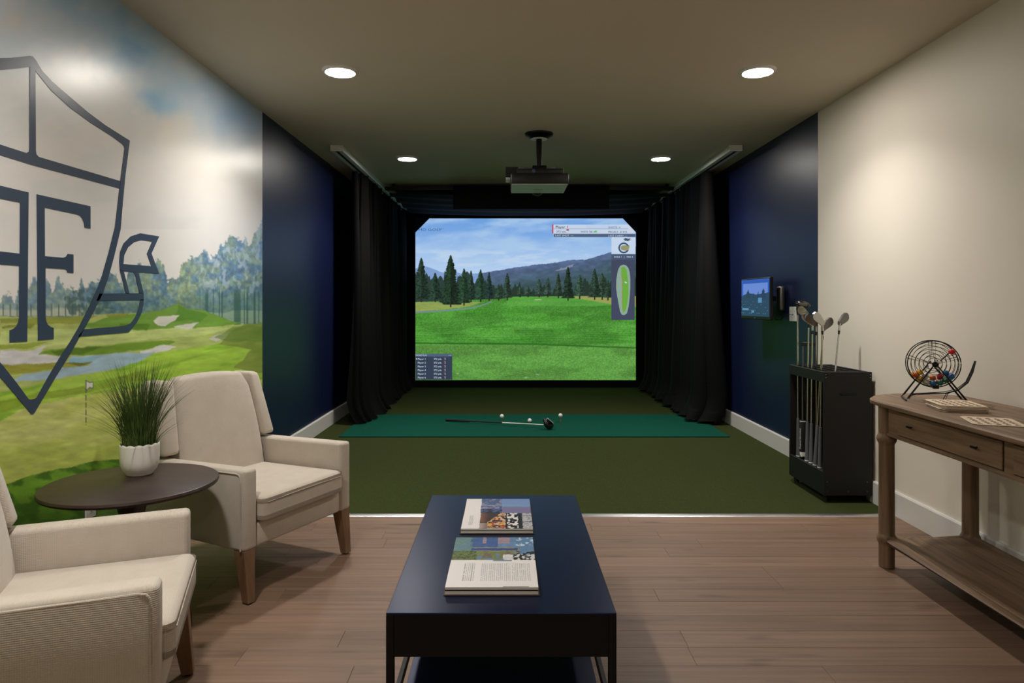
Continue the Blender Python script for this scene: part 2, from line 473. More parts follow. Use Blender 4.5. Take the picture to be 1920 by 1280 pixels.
    g([(0, 598), (80, 595), (180, 592), (150, 606), (60, 608), (0, 606)], (150, 158, 66), .8)
    g([(0, 612), (70, 606), (60, 616), (0, 616)], (128, 136, 50), .8)
    g([(165, 606), (205, 596), (262, 588), (300, 580), (340, 570), (352, 578), (385, 582), (430, 600), (455, 604), (400, 614), (300, 616), (150, 614)], (124, 166, 70))
    g([(200, 592), (245, 587), (235, 595), (205, 597)], (150, 152, 60), .8)
    g([(338, 571), (352, 579), (390, 590), (372, 604), (350, 598), (325, 604)], (98, 146, 56), .9)
    g([(225, 608), (282, 606), (275, 618), (220, 626)], (96, 138, 44), .8)
    g([(288, 600), (300, 592), (338, 590), (330, 600), (312, 612), (296, 610)], (226, 224, 214))
    g([(326, 614), (345, 607), (372, 605), (362, 616), (335, 617)], (220, 220, 208))
    g([(0, 622), (120, 616), (250, 618), (430, 614), (400, 626), (250, 638), (120, 655), (0, 650)], (206, 222, 142), .85)
    g([(388, 634), (410, 626), (432, 622), (420, 634), (402, 640)], (214, 214, 204))
    g([(0, 645), (90, 640), (60, 652), (0, 654)], (150, 168, 62), .8)
    g([(60, 664), (120, 652), (195, 648), (255, 640), (330, 638), (320, 646), (270, 654), (225, 662), (130, 666)], (126, 164, 58))
    g([(95, 660), (130, 652), (190, 650), (150, 664), (110, 666)], (96, 128, 46), .8)
    g([(0, 657), (60, 656), (90, 646), (70, 664), (118, 668), (116, 680), (0, 684)], (220, 220, 222))
    g([(262, 658), (300, 647), (332, 648), (320, 656), (290, 662), (266, 662)], (226, 226, 224))
    g([(135, 668), (200, 664), (288, 660), (262, 678), (225, 690), (160, 700), (90, 712), (20, 716), (40, 703), (110, 694)], (172, 200, 218))
    g([(130, 672), (190, 668), (160, 686), (120, 692)], (122, 178, 200), .55)
    g([(0, 684), (90, 680), (178, 677), (165, 684), (110, 690), (50, 700), (0, 706)], (164, 166, 70))
    g([(120, 679), (178, 677), (150, 685)], (104, 104, 60), .8)
    band = (yy > np.interp(x, [0, 60, 160, 225, 262, 290, 340, 430, 495], [735, 722, 702, 690, 678, 662, 655, 640, 618]))
    mixc(img, (178, 216, 82), band)
    mixc(img, (144, 192, 60), band * sstep(.45, .65, fbm(x / 60, (y + x * .25) / 9, 3)) * .8)
    g([(0, 752), (70, 738), (180, 722), (240, 700), (300, 690), (260, 712), (170, 735), (60, 752), (0, 775)], (150, 178, 58), .9)
    g([(410, 645), (430, 624), (460, 606), (495, 604), (495, 700), (440, 690), (470, 655)], (142, 152, 74), .85)
    g([(400, 632), (440, 612), (470, 608), (495, 612), (495, 640), (430, 640)], (112, 138, 60), .6)
    plain = yy > np.interp(x, [0, 40, 63, 120, 180, 300, 400, 495], [790, 766, 760, 748, 738, 722, 716, 712])
    mixc(img, (212, 218, 132), plain)
    mixc(img, (196, 208, 100), plain * sstep(.45, .7, fbm(x / 80, (y + .3 * x) / 16, 4)) * .7)
    mixc(img, (188, 204, 92), sstep(812, 850, yy) * plain * .8)
    hill = yy > np.interp(x, [0, 30, 60, 110, 160, 200, 240, 300, 495], [912, 900, 890, 880, 868, 862, 861, 880, 900])
    mixc(img, (122, 172, 52), hill)
    mixc(img, (76, 122, 36), hill * sstep(.38, .62, fbm((x + y * .4) / 26, (y - x * .3) / 14, 4)))
    mixc(img, (44, 74, 24), hill * sstep(900, 990, y) * .6)
    # brush streaks
    img *= np.where(y > 596, 0.87 + 0.26 * fbm(x / 24 + y / 30, y / 7, 4), 0.99 + .02 * fbm(x / 60, y / 60, 3))[..., None]
    # little flag print
    mixc(img, (90, 92, 86), (np.abs(x - 161.2) < 0.9) & (y > 712) & (y < 797) & (((y - 712) % 14) < 10.5))
    fl = inpoly(x, y, [(161, 712), (168, 716), (175, 715), (175, 729), (168, 727), (161, 733)])
    fi = inpoly(x, y, [(162.4, 714.5), (168, 718), (173.5, 717), (173.5, 727), (168, 725), (162.4, 730)])
    mixc(img, (92, 94, 90), fl); mixc(img, (226, 226, 214), fi)
    return np.clip(img, 0, 255)
xs = np.concatenate([np.linspace(-1500, -20, 60), np.linspace(-15, VX + XL * F / Y_ACC, 400)])
ds = XL * F / (xs - VX)
ds = np.where(ds < YF, YF, ds)
ds = np.concatenate([[YF, -1.2, -0.2, 0.5], ds]); xs = VX + XL * F / np.where(np.abs(ds) < .3, .3, np.maximum(ds, .5))
zs = np.linspace(0.0, H, 660)
DD, ZZ = np.meshgrid(ds, zs)
XX = np.broadcast_to(xs[None, :], DD.shape)
YYp = VY + (CAMZ - ZZ) * F / np.maximum(DD, 0.5)
# outside the frame the print goes on: use the height on the wall
neg = XX < 0
dm = np.where(neg, 2 * 2.404 - DD, DD); dm = np.clip(dm, 2.404, Y_ACC)
xm = VX + XL * F / dm
ym = VY + (CAMZ - ZZ) * F / dm
colm = sum(mural_colours(xm + a, ym + b) for a, b in ((-.4, -.5), (.4, -.5), (-.4, .5), (.4, .5))) / 4
co = np.stack([np.full(DD.shape, XL), DD, ZZ], -1)
M_MURAL = mat_vcol('mural_print', 0.30, 0.6, bump=(220, 0.10, 0.002))
mural = obj_me('mural', grid_mesh('mural', co[:, ::-1], colm[:, ::-1]), M_MURAL, wall_left)
mural['label'] = 'watercolour golf course mural wallpaper'

# emblem print: right half in photo coordinates, mirrored on the wall about its axis
M_EMB = mat('slate_blue_print', (62, 77, 98), 0.30, bump=(220, 0.10, 0.002))
AXIS = -XL * F / (VX - 60.5)
def wpt(px, py, mir=False):
    d = XL * F / (px - VX); z = CAMZ - (py - VY) * d / F
    if mir: d = 2 * AXIS - d
    return (XL + 0.0008, d, z)
def emb(name, polys, parent, mir):
    bm = NB()
    for p in polys:
        pts = [wpt(a, b, mir) for a, b in p]
        add_prism(bm, pts, (0.0012, 0, 0))
    return obj(name, bm, M_EMB, parent)
F_POLY = [(68, 364), (169, 386.5), (169, 428.5), (158, 426.6), (157, 418), (154, 410), (150, 405), (144, 402), (83, 389), (83.5, 480), (118, 483), (123, 481), (125, 478), (126, 476), (137, 477), (137, 512), (125.6, 510.6),
          (125, 507), (122, 504.5), (84.6, 502), (84.6, 594), (86, 602), (89, 608.5), (94, 612.5), (100, 614.6), (100, 635), (70.5, 638)]
SHIELD = [
    [(60.5, 105.6), (66, 112), (78.7, 133), (98.4, 154), (131, 182), (164, 210), (197, 234.6), (242.8, 263.5), (233, 279), (232, 274), (228, 269.5), (210, 256), (170.6, 231), (131, 202), (95, 169), (66, 133), (65.6, 131), (60.5, 131)],
    [(242.8, 263.5), (238.5, 297), (234.6, 328), (229.7, 380), (225.7, 429), (214, 478), (203, 519), (192, 550), (172, 590), (152, 626), (128, 668), (103, 708), (63.5, 774), (60.5, 776), (60.5, 748), (64, 747.5), (68, 745), (88.6, 708), (110, 672), (131, 640),
     (147.6, 612), (164, 580), (181, 543), (191, 516), (203, 474), (215, 426), (220.5, 380), (224.5, 345), (233, 279)],
    [(60.5, 131), (65.6, 131), (66.5, 282), (67.5, 289), (72, 294), (226, 339.6), (224, 353.3), (60.5, 309.5)],
]
RIBBON = [
    [(c[0] / 3.048, c[1] / 3.048 + 380) for c in [(680, 335), (685, 280), (705, 232), (745, 192), (800, 174), (908, 192), (864, 290), (908, 405), (864, 362), (838, 290), (868, 222), (805, 213), (765, 225), (730, 255), (708, 300), (703, 350)]],
    [(c[0] / 3.048, c[1] / 3.048 + 380) for c in [(680, 335), (703, 350), (864, 362), (908, 405), (760, 396), (700, 391), (684, 384)]],
    [(c[0] / 3.048, c[1] / 3.048 + 380) for c in [(682, 380), (706, 392), (738, 521), (718, 521), (708, 480)]],
    [(c[0] / 3.048, c[1] / 3.048 + 380) for c in [(758, 395), (790, 399), (819, 516), (796, 521), (780, 450), (772, 410)]],
    [(c[0] / 3.048, c[1] / 3.048 + 380) for c in [(566, 519), (820, 516), (820, 557), (548, 559)]],
    [(c[0] / 3.048, c[1] / 3.048 + 380) for c in [(820, 552), (818, 585), (805, 635), (780, 685), (735, 740), (442, 766), (478, 722), (712, 703), (745, 688), (772, 652), (792, 600), (800, 552)]],
]
for mir in (False, True):
    emb('shield_outline', SHIELD if not mir else [[{(66, 112): (66, 110.5), (78.7, 133): (78.7, 125), (98.4, 154): (98.4, 147.5), (95, 169): (95, 163), (66, 133): (66, 131)}.get(q, q) for q in pl] for pl in SHIELD], mural, mir)
    emb('emblem_letter', [F_POLY], mural, mir)
    emb('ribbon_tail', RIBBON, mural, mir)

# ================================================================== CEILING LAMPS
def ceiling_light(x, y, label, group):
    t = thing('ceiling_light', label, 'light', (x, y, H), 0, group)
    bm = NB()
    seg = 40
    prof = [(0.088, -0.0165), (0.100, -0.014), (0.106, -0.006), (0.107, -0.0005), (0.088, -0.0005)]
    rings = [[bm.verts.new((r * math.cos(2 * math.pi * k / seg), r * math.sin(2 * math.pi * k / seg), z)) for k in range(seg)] for r, z in prof]
    for i in range(len(rings)):
        a, b = rings[i], rings[(i + 1) % len(rings)]
        for k in range(seg): bm.faces.new((a[k], a[(k + 1) % seg], b[(k + 1) % seg], b[k]))
    obj('trim_ring', bm, M_WHITE, t, True)
    obj('diffuser', lathe([(0.0875, -0.001), (0.0875, -0.014), (0.08, -0.0155)], 40), M_LENS, t)
    ld = bpy.data.lights.new('downlight', 'AREA'); ld.shape = 'DISK'; ld.size = 0.16; ld.energy = LAMP_W; ld.color = LAMP_COL; ld.spread = LAMP_SPREAD
    lo = bpy.data.objects.new('downlight', ld); COL.objects.link(lo); lo.parent = t; lo.location = (0, 0, -0.018)
    return t
ceiling_light(-1.0, 4.09, 'round ceiling downlight beside the mural above the wood floor', 'ceiling downlights')
ceiling_light(1.5, 4.09, 'round ceiling downlight above the golf club rack', 'ceiling downlights')
ceiling_light(-0.96, 6.56, 'round ceiling downlight beside the curtain track near the navy wall', 'ceiling downlights')
ceiling_light(1.475, 6.56, 'round ceiling downlight between the projector and the wall monitor', 'ceiling downlights')
for (xx, yy) in ((-1.0, 1.62), (0.25, -1.75)):  # rearmost one is a fill lamp added behind the camera
        ceiling_light(xx, yy, 'unseen round ceiling downlight over the lounge end of the room', 'lounge downlights')

# ================================================================== GOLF SCREEN
YS = 10.0
def SP(px, py, dy=0.0): 
    p = P(px, py, YS); return Vector((p.x, YS - dy, p.z))
def screen_colours(x, y):
    img = np.zeros(x.shape + (3,))
    t = np.clip((y - 411) / 110, 0, 1)[..., None]
    img[...] = np.array((126, 170, 226.)) * (1 - t) + np.array((186, 210, 238.)) * t
    cl = fbm(x / 60 + 4, (y + .08 * x) / 17, 5)
    mixc(img, (172, 202, 232), sstep(.42, .72, cl) * .7 * (y < 520))
    mixc(img, (88, 144, 216), sstep(.50, .30, cl) * .4 * sstep(470, 430, y))
    mixc(img, (196, 214, 236), sstep(.5, .7, fbm(x / 40, y / 8 + 40, 4)) * sstep(455, 480, y) * .6)
    # far hills
    rid = np.interp(x, [780, 800, 830, 905, 930, 950, 985, 1030, 1060, 1078, 1100, 1120, 1146, 1191], [502, 500, 511, 512, 507, 504, 498, 494, 489, 486.5, 486, 480, 473, 462]) + (fbm(x / 8, x * 0, 3) - .5) * 3
    hm = (y > rid)
    ht = np.clip((y - rid) / 45, 0, 1)[..., None]
    hc = np.array((84, 102, 138.)) * (1 - ht) + np.array((58, 82, 84.)) * ht
    hc = hc * (.85 + .35 * fbm(x / 11, y / 5, 4)[..., None])
    far = (x < 905)[..., None]
    hc = np.where(far, np.array((128, 158, 206.)), hc)
    img = np.where(hm[..., None], hc, img)
    mixc(img, (150, 154, 170), hm * inpoly(x + 3 * (fbm(x / 5, y / 3, 2) - .5), y + 4 * (fbm(x / 4, y / 4, 2) - .5), [(1040, 507), (1062, 500), (1078, 494), (1072, 500), (1050, 508)]) * .7)
    # back tree belt
    bt = 540 + (vnoise(x / 5, x * 0 + 1) - .5) * 22 + (vnoise(x / 2.2, x * 0 + 5) - .5) * 9 - 22 * sstep(940, 870, x) - 12 * sstep(1075, 1100, x)
    mixc(img, (40, 56, 46), (y > bt) * .92)
    # ground
    gl = np.interp(x, [780, 940, 960, 1070, 1110, 1191], [566, 560, 556, 555, 560, 564])
    gm = y > gl
    st = fbm(x / 45 + .4, (y + .05 * (x - 980)) / 5.5, 4)
    gc = np.array((94, 160, 68.)) * (1 - st[..., None]) + np.array((60, 128, 40.)) * st[..., None]
    gc = np.where((y > 645)[..., None], gc * .45 + np.array((104, 152, 76.)) * .55, gc)
    stripe = np.sin((y + .10 * (x - 985) * np.sin(x / 90)) / np.interp(y, [556, 640], [1.1, 3.4]))
    gc = gc * (1 + .05 * stripe * (y < 640))[..., None]
    gc = gc * (.76 + .46 * fbm(x / 1.5, y / 1.0, 2)[..., None])
    gc = gc * (.92 + .14 * sstep(.35, .6, fbm(x / 70 + 9, y / 20, 3))[..., None])
    img = np.where(gm[..., None], gc, img)
    mixc(img, (100, 172, 76), gm * (y < 576 - 6 * st) * (x > 950) * .5)
    dry = (y > 566) & (y < np.interp(x, [780, 830, 880, 905], [584, 580, 574, 566])) & (x < 915)
    mixc(img, (158, 160, 92), dry * (.6 + .4 * fbm(x / 6, y / 2, 2)))
    mixc(img, (150, 156, 88), (y > 555) & (y < np.interp(x, [1060, 1100, 1150, 1191], [556, 562, 571, 575])) & (x > 1060))
    path = np.abs(y - np.interp(x, [780, 830, 880, 905, 922], [585.5, 582.5, 578, 572, 565])) < np.interp(x, [780, 920], [1.6, 1.2])
    mixc(img, (120, 134, 150), (path & (x < 922)) * .9)
    mixc(img, (34, 92, 26), sstep(2.4, .4, np.abs(y - np.interp(x, [780, 1000, 1191], [643, 645, 652]))) * .75)
    mixc(img, (198, 204, 170), inpoly(x, y, [(1002, 561), (1016, 561), (1014, 562.5), (1003, 562.5)]) * .8)
    for (cx, cy) in ((858, 700), (986, 708), (1008, 702)):
        mixc(img, (190, 205, 190), np.exp(-((x - cx) / 3) ** 2 - ((y - cy) / 1.2) ** 2) * .6)
    # spruces
    for (cx, tp, bs, hw, c) in [(816, 511, 566, 14, (34, 52, 42)), (883, 507, 566, 9, (36, 54, 44)), (790, 483, 566, 16, (34, 50, 40)), (845, 478, 576, 19, (30, 46, 34)), (870, 503, 573, 13, (34, 56, 40)), (901, 505, 566, 12, (36, 58, 44)), (917, 510, 564, 8, (32, 48, 44)),
                               (935, 532, 563, 9, (40, 60, 46)), (951, 512, 563, 10, (40, 56, 46)), (1011, 523, 557, 9, (48, 66, 58)), (1027, 520, 557, 8, (48, 66, 58)), (1047, 512, 559, 8, (40, 54, 44)), (1087, 515, 560, 12, (46, 66, 54)), (1129, 512, 562, 13, (42, 58, 46)),
                               (1115, 504, 562, 12, (38, 54, 44)), (1065, 500, 564, 11, (30, 44, 34)), (1140, 525, 563, 9, (40, 56, 46)), (975, 538, 557, 8, (44, 62, 50)), (990, 536, 557, 8, (44, 62, 50))]:
        k = np.clip((y - tp) / (bs - tp), 0, 1)
        wdt = hw * (k ** .75) * (.62 + .75 * (.5 * vnoise(y / 2.4 + cx, np.sign(x - cx) * 3 + cx) + .5 * vnoise(y / 1.1 + cx, np.sign(x - cx) * 3 + cx + 50) + .35 * (vnoise(x / 1.3, y / 1.3) - .5))) + .5
        m = (np.abs(x - cx) < wdt) & (y > tp) & (y < bs - 5)
        tcol = np.asarray(c, float) * (.5 + 1.15 * fbm(x / 2.2, y / 1.6, 2)[..., None]) * (1.15 - .3 * (x > cx))[..., None]
        img = np.where(m[..., None], tcol, img)
        mixc(img, (46, 40, 34), (np.abs(x - cx) < 1.3) & (y >= bs - 6) & (y < bs))
    return np.clip(img, 0, 255)
SX0, SX1, SY0, SY1 = 776.0, 1194.0, 408.5, 712.5
sx = np.linspace(SX0, SX1, 560); sy = np.linspace(SY1, SY0, 408)
GX, GY = np.meshgrid(sx, sy)
base_loc = Vector((0.27, YS, 0.0))
scr = thing('golf_screen', 'big lit golf simulator screen showing a fairway and mountains', 'screen', base_loc)
cs = np.stack([(GX - VX) * YS / F - base_loc.x, np.full(GX.shape, 0.0), CAMZ - (GY - VY) * YS / F], -1)
M_SCR = mat_vcol('screen_picture', 0.8, 0.1, emit=SCREEN_EMIT)
obj_me('picture', grid_mesh('picture', cs, sum(screen_colours(GX + a, GY + b) for a, b in ((-.2, -.2), (.2, -.2), (-.2, .2), (.2, .2))) / 4), M_SCR, scr)
p0, p1 = SP(SX0, SY1), SP(SX1, SY0)
obj('backing_sheet', box(p0.x - base_loc.x - .02, p1.x - base_loc.x + .02, 0.004, 0.02, p0.z - .01, p1.z + .01), M_BLK, scr)
def EM(name, c, s=1.0): return mat(name, c, 0.8, spec=0.1, emit=s * SCREEN_EMIT)
E_PAN = EM('panel_white', (196, 210, 230)); E_SLATE = EM('panel_slate', (78, 96, 124)); E_DARK = EM('panel_dark', (66, 72, 94)); E_NAVY = EM('panel_navy', (52, 64, 82))
E_INK = EM('ink_dark', (52, 58, 78)); E_LT = EM('ink_light', (196, 208, 226)); E_LOGO = EM('logo_slate', (72, 96, 134)); E_RED = EM('ink_red', (196, 52, 70)); E_GRN = EM('ink_green', (110, 190, 110))
E_HOLE = EM('hole_rough', (140, 166, 150)); E_FAIR = EM('hole_fairway', (104, 168, 62)); E_RING = EM('ring_teal', (58, 84, 104)); E_TAN = EM('ring_tan', (150, 148, 112)); E_PANB = EM('panel_blue', (188, 206, 232)); E_WHT = EM('panel_bright', (196, 212, 234))
def s_rect(name, x0, y0, x1, y1, m, lay, parent=scr):
    a, b = SP(x0, y1), SP(x1, y0)
    return obj(name, box(a.x - base_loc.x, b.x - base_loc.x, -0.0012 * lay - .0008, -0.0012 * lay, a.z, b.z), m, parent)
def s_poly(name, pts, m, lay, parent=scr):
    q = [SP(a, b) for a, b in pts]
    return obj(name, prism([(v.x - base_loc.x, -0.0012 * lay, v.z) for v in q], (0, -0.0008, 0)), m, parent)
def s_text(body, px, py, hpx, m, lay=3, align='LEFT', bold=0.0, sx=1.0, parent=scr, name='lettering'):
    """hpx: capital height in photo pixels; px,py: baseline start"""
    v = SP(px, py); size = hpx * YS / F / 0.70
    words = body.split()
    if len(words) > 1:
        pre = ''
        for i_, wd_ in enumerate(words):
            st_ = body.index(wd_, len(pre)); off = (text_w(body[:st_] + wd_, size) - text_w(wd_, size)) * sx
            pre = body[:st_] + wd_
            s_text(wd_, px + off * F / YS, py, hpx, m, lay, align, bold, sx, parent, name)
        return
    Mx = Matrix.Translation((v.x - base_loc.x, -0.0012 * lay, v.z)) @ Matrix.Rotation(math.pi / 2, 4, 'X')
    return text_obj(name, body, size, m, parent, Mx, align, bold * size, sx)
s_text('HD GOLF', 784.5, 432.6, 4.6, E_LOGO, 2, bold=.004, sx=1.55); s_text('TM', 828.2, 430.2, 1.8, E_LOGO, 2)
pn = s_rect('score_panel', 1037, 421, 1191.5, 438.4, E_PAN, 1)
s_rect('panel_marker', 1035.4, 420.5, 1037.6, 437.5, E_RED, 2); s_rect('panel_strip', 1099, 421.5, 1160, 429, E_PANB, 2); s_rect('panel_rule', 1038, 428.6, 1178, 429.1, E_SLATE, 2.5)
s_rect('panel_footer', 1038.6, 438.2, 1191.5, 444.4, E_SLATE, 2)
s_text('Player 1', 1041.5, 427.6, 4.6, E_INK, bold=.012, sx=1.12); s_text('372 yds.', 1043, 435.8, 3.6, E_INK, sx=1.1, bold=.006)
s_poly('pin_flag', [(1062, 429.6), (1066.6, 429.6), (1066.6, 432.3), (1062, 432.3)], E_RED, 3)
s_text('WHITE TEE', 1088.5, 436, 3.2, E_INK, sx=.98, bold=.008); s_poly('tee_icon', [(1112, 435.8), (1113, 433.6), (1118, 431.5), (1120, 435.8)], E_GRN, 3)
s_text('SHOTS  0', 1140.5, 427.8, 3.2, E_SLATE, sx=1.2, bold=.006); s_text('PIN ALT. 27.8 ft.', 1140.3, 436.3, 3.3, E_INK, sx=1.12, bold=.008)
s_text('LAST SHOT  ---', 1041, 442.8, 3.0, E_LT, sx=1.2, bold=.004); s_text('LAST CARRY ---', 1140.3, 443.3, 3.0, E_LT, sx=1.2, bold=.004)
s_rect('logo_panel', 1146.5, 444.4, 1191.5, 476.5, E_WHT, 1)
# club badge: teal ring, tan patch, little dark sprig
def ring_pts(cx, cy, r0, r1, a0, a1, n=26):
    A = [a0 + (a1 - a0) * i / n for i in range(n + 1)]
    return [(cx + r1 * math.cos(a), cy + r1 * math.sin(a)) for a in A] + [(cx + r0 * math.cos(a), cy + r0 * math.sin(a)) for a in reversed(A)]
s_poly('badge_ring', ring_pts(1169.5, 464.6, 7.2, 10.2, .35, 5.9), E_RING, 2)
s_poly('badge_patch', [(1163, 463), (1167, 460), (1173, 459.5), (1178, 461), (1180.5, 459), (1180, 464), (1178, 469), (1172, 470), (1165, 468.5)], E_TAN, 3)
s_poly('badge_sprig', [(1168, 448.5), (1173, 446), (1178, 447.5), (1183, 446), (1180, 449), (1184, 450), (1178, 450.8), (1179, 452.6), (1174, 451), (1170, 452.4), (1172, 449.6)], E_RING, 2)
s_rect('hole_panel_header', 1146.5, 476.2, 1191, 487, EM('header_slate', (72, 86, 112)), 2)
hp = s_rect('hole_panel', 1146.3, 487, 1190, 599.6, E_DARK, 1)
s_text('HOLE 1   |   PAR 4', 1151, 483, 2.9, E_LT, sx=1.1, bold=.006)
HOLE = [(1169, 496), (1174, 497.5), (1178, 502), (1180.5, 510), (1181.8, 522), (1181.8, 540), (1180.5, 558), (1178.5, 575), (1175.5, 587), (1171, 590.5), (1166, 590), (1162.5, 584), (1160, 570), (1157, 554), (1155.2, 540), (1155.6, 524), (1157.5, 512), (1159.5, 504), (1163, 498)]
s_poly('hole_map', HOLE, E_HOLE, 2)
s_poly('fairway_map', [(1165, 501), (1170, 500), (1175, 506), (1176, 514), (1178, 530), (1178.5, 548), (1176.5, 566), (1173.5, 580), (1168.5, 586.5), (1166, 570), (1166, 548), (1167, 530), (1164.5, 514)], E_FAIR, 3)
s_poly('bunker_map', [(1170, 528.5), (1173, 527.5), (1176, 530.5), (1173.5, 531)], E_WHT, 4)
s_rect('shot_line', 1166.4, 512, 1166.9, 582, E_RED, 4)
bd = s_rect('player_panel', 779.5, 667.8, 848, 711.6, E_NAVY, 1); s_rect('player_panel_header', 779.5, 663.2, 848, 668.2, E_SLATE, 2)
s_text('STROKE PLAY', 776.8, 667.3, 2.9, E_LT, 3, bold=.004, sx=.94); s_text('<</', 840.8, 667.0, 2.6, E_LT, 3)
for i in range(6):
    by = 674.4 + 6.95 * i
    s_text('Player %d' % (i + 1), 783.2, by, 3.3, E_LT, 3, bold=.006); s_text('372 yds.', 813.0, by, 3.3, E_LT, 3, bold=.006)
    s_rect('pin_mark', 834.2, by - 4, 835.0, by + .6, E_LT, 3); s_rect('pin_mark_flag', 832.6, by - 4, 834.4, by - 2.4, E_RED, 3)
s_poly('player_arrow', [(780, 671), (782.4, 672.6), (780, 674.2)], E_WHT, 3)

# black enclosure around the screen
enc = thing('screen_enclosure', 'black cloth enclosure framing the lit golf screen', 'enclosure', (0.27, YS, 0))
def EL(p): return (p.x - 0.27, p.y - YS, p.z)
a0, a1 = SP(779.5, 712), SP(1191.5, 410)
obj('side_panel', box(XL + .05 - .27, a0.x - .27, -.06, -.03, 0.008, H - .02), M_BLK, enc)
obj('side_panel', box(a1.x - .27, XR - .05 - .27, -.06, -.03, 0.008, H - .02), M_BLK, enc)
obj('top_panel', box(a0.x - .27, a1.x - .27, -.06, -.03, a1.z, H - .02), M_BLK, enc)
obj('bottom_panel', box(a0.x - .27, a1.x - .27, -.06, -.03, 0.008, a0.z), M_BLK, enc)
bmx = NB(); add_prism(bmx, [EL(SP(779, 437.5, .062)), EL(SP(779, 409, .062)), EL(SP(807.5, 409, .062))], (0, -.012, 0)); obj('corner_flap', bmx, mat('blue_lit_cloth', (16, 30, 62), .8), enc)  # dark cloth coloured blue to imitate the screen's light on it
bmx = NB(); add_prism(bmx, [EL(SP(1192, 437.5, .062)), EL(SP(1165, 409, .062)), EL(SP(1192, 409, .062))], (0, -.012, 0)); obj('corner_flap', bmx, bpy.data.materials['blue_lit_cloth'], enc)

# overhead frame and drape in front of the screen
fr = thing('overhead_frame', 'black overhead bar frame with hanging cloth before the screen', 'frame', (0.27, 8.0, 0))
obj('front_bar', box(-1.70, 1.68, -.02, .02, H - .075, H - .035), M_BLKM, fr)
obj('center_valance', box(-.90, .92, -.05, -.026, H - .30, H - .032, .006, 1), M_BLK, fr)
for s in (-1, 1):
    obj('hanger', box(s * 1.60 - .015, s * 1.60 + .015, -.015, .015, H - .04, H - .001), M_BLKM, fr)
nx, ny = 60, 40
U, V = np.meshgrid(np.linspace(0, 1, nx), np.linspace(0, 1, ny))
dx = -1.66 + 3.30 * U; dyy = 0.03 + 1.86 * V
side = np.abs(U - .5) * 2
dz = (H - .105) - .045 * (1 - side ** 2.2) + .02 * V * (1 - side) + .018 * np.sin(V * 24 + side * 3) * (0.4 + .6 * side)
obj_me('overhead_drape', grid_mesh('overhead_drape', np.stack([dx, dyy, dz], -1), None), M_BLK, fr, True)

# curtains on ceiling tracks
def curtain(name, X, sgn, label):
    t = thing(name, label, 'curtain', (X, 8.4, 0))
    ns, nz = 420, 60
    s = np.linspace(0, 1, ns); z = np.concatenate([np.linspace(0.0, 0.35, 24), np.linspace(0.38, 2.545, 36)])
    S, Z = np.meshgrid(s, z)
    ya, yb = 6.86, 9.86
    ph = 2 * math.pi * (S * 19 + .6 * np.sin(S * 23))
    k = np.clip(1 - Z / 2.5, 0, 1)
    amp = .035 + .035 * k
    low = np.clip(1 - Z / .30, 0, 1) ** 2
    fl = fbm(S * 26, Z * 0 + sgn * 3 + 7, 3)
    xo = amp * np.sin(ph) + .018 * np.sin(ph * .37 + Z * 1.2) + sgn * low * (.02 + .15 * fl) + .02 * k * np.sin(ph * 0.5)
    # the leading edge fans outwards towards the wall near the floor
    lead = np.clip(1 - S / .045, 0, 1)
    xo = xo - sgn * lead * (.04 + .10 * k ** 2)
    Yy = ya + (yb - ya) * S - 8.4 + .03 * np.cos(ph) - .04 * lead * k
    zz = .0175 + Z + low * .03 * np.sin(ph * .5) ** 2 * (Z < .12)
    obj_me('cloth', grid_mesh('cloth', np.stack([xo, Yy, zz], -1), None), M_CURT, t, True)
    for i in range(12): obj('glider', box(-.006, .006, -1.4 + i * .24, -1.388 + i * .24, 2.545, 2.566), M_WHITE, t)
    return t
curtain('curtain', -1.50, 1, 'long black curtain hanging along the navy wall below the mural side track')
curtain('curtain', 2.02, -1, 'long black curtain hanging beside the wall mounted monitor')
def track(X, label):
    t = thing('curtain_track', label, 'curtain track', (X, 8.0, H))
    obj('channel', box(-.055, .055, -1.97, 1.95, -.052, -.0005, .004, 1), M_WHITE, t)
    obj('groove', box(-.012, .012, -1.965, 1.94, -.0545, -.0515), M_BLKP, t)
    obj('end_cap', box(-.057, .057, -1.978, -1.965, -.054, -.0005, .003, 1), M_WHITE, t)
track(-1.505, 'white ceiling curtain track along the mural side')
track(2.02, 'white ceiling curtain track along the monitor side')

# hitting mat
hm = tag(obj('hitting_mat', box(-1.545, 2.04, 6.25, 7.487, 0.0062, 0.016, .002, 1), M_MAT), 'long teal hitting mat laid across the olive turf', 'mat')

# ================================================================== PROJECTOR
pj = thing('projector', 'black ceiling projector on a pole mount facing the screen', 'projector', (0.262, 5.62, H))
obj('ceiling_plate', lathe([(.062, -.045), (.07, -.043), (.115, -.014), (.118, -.0005)], 40), M_BLKM, pj, True)
obj('plate_collar', lathe([(.066, -.049), (.07, -.0455), (.06, -.0452)], 40), M_WHITE, pj, True)
obj('pole', lathe([(.024, -.29), (.024, -.03)], 20), M_BLKM, pj, True)
obj('pole_bracket', box(-.055, .06, -.05, .06, -.33, -.27, .004, 1), M_BLKM, pj)
obj('mount_plate', box(-.16, .14, .02, .12, -.285, -.27, .002, 1), M_GREYP, pj)
bd = obj('body', box(-.232, .232, -.16, .30, -.44, -.355, .012, 2), M_BLKP, pj, True)
obj('upper_housing', box(-.185, .19, -.15, .28, -.357, -.315, .008, 2), M_BLKP, pj, True)
obj('underside', box(-.226, .226, -.152, .292, -.4435, -.4395, .001, 1), mat('screen_lit_underside', (214, 222, 222), .5), pj)  # pale colour stands in for screen light falling on the underside
obj('vent_slot', box(-.045, .035, .10, .108, -.4448, -.4432), M_BLKP, pj)
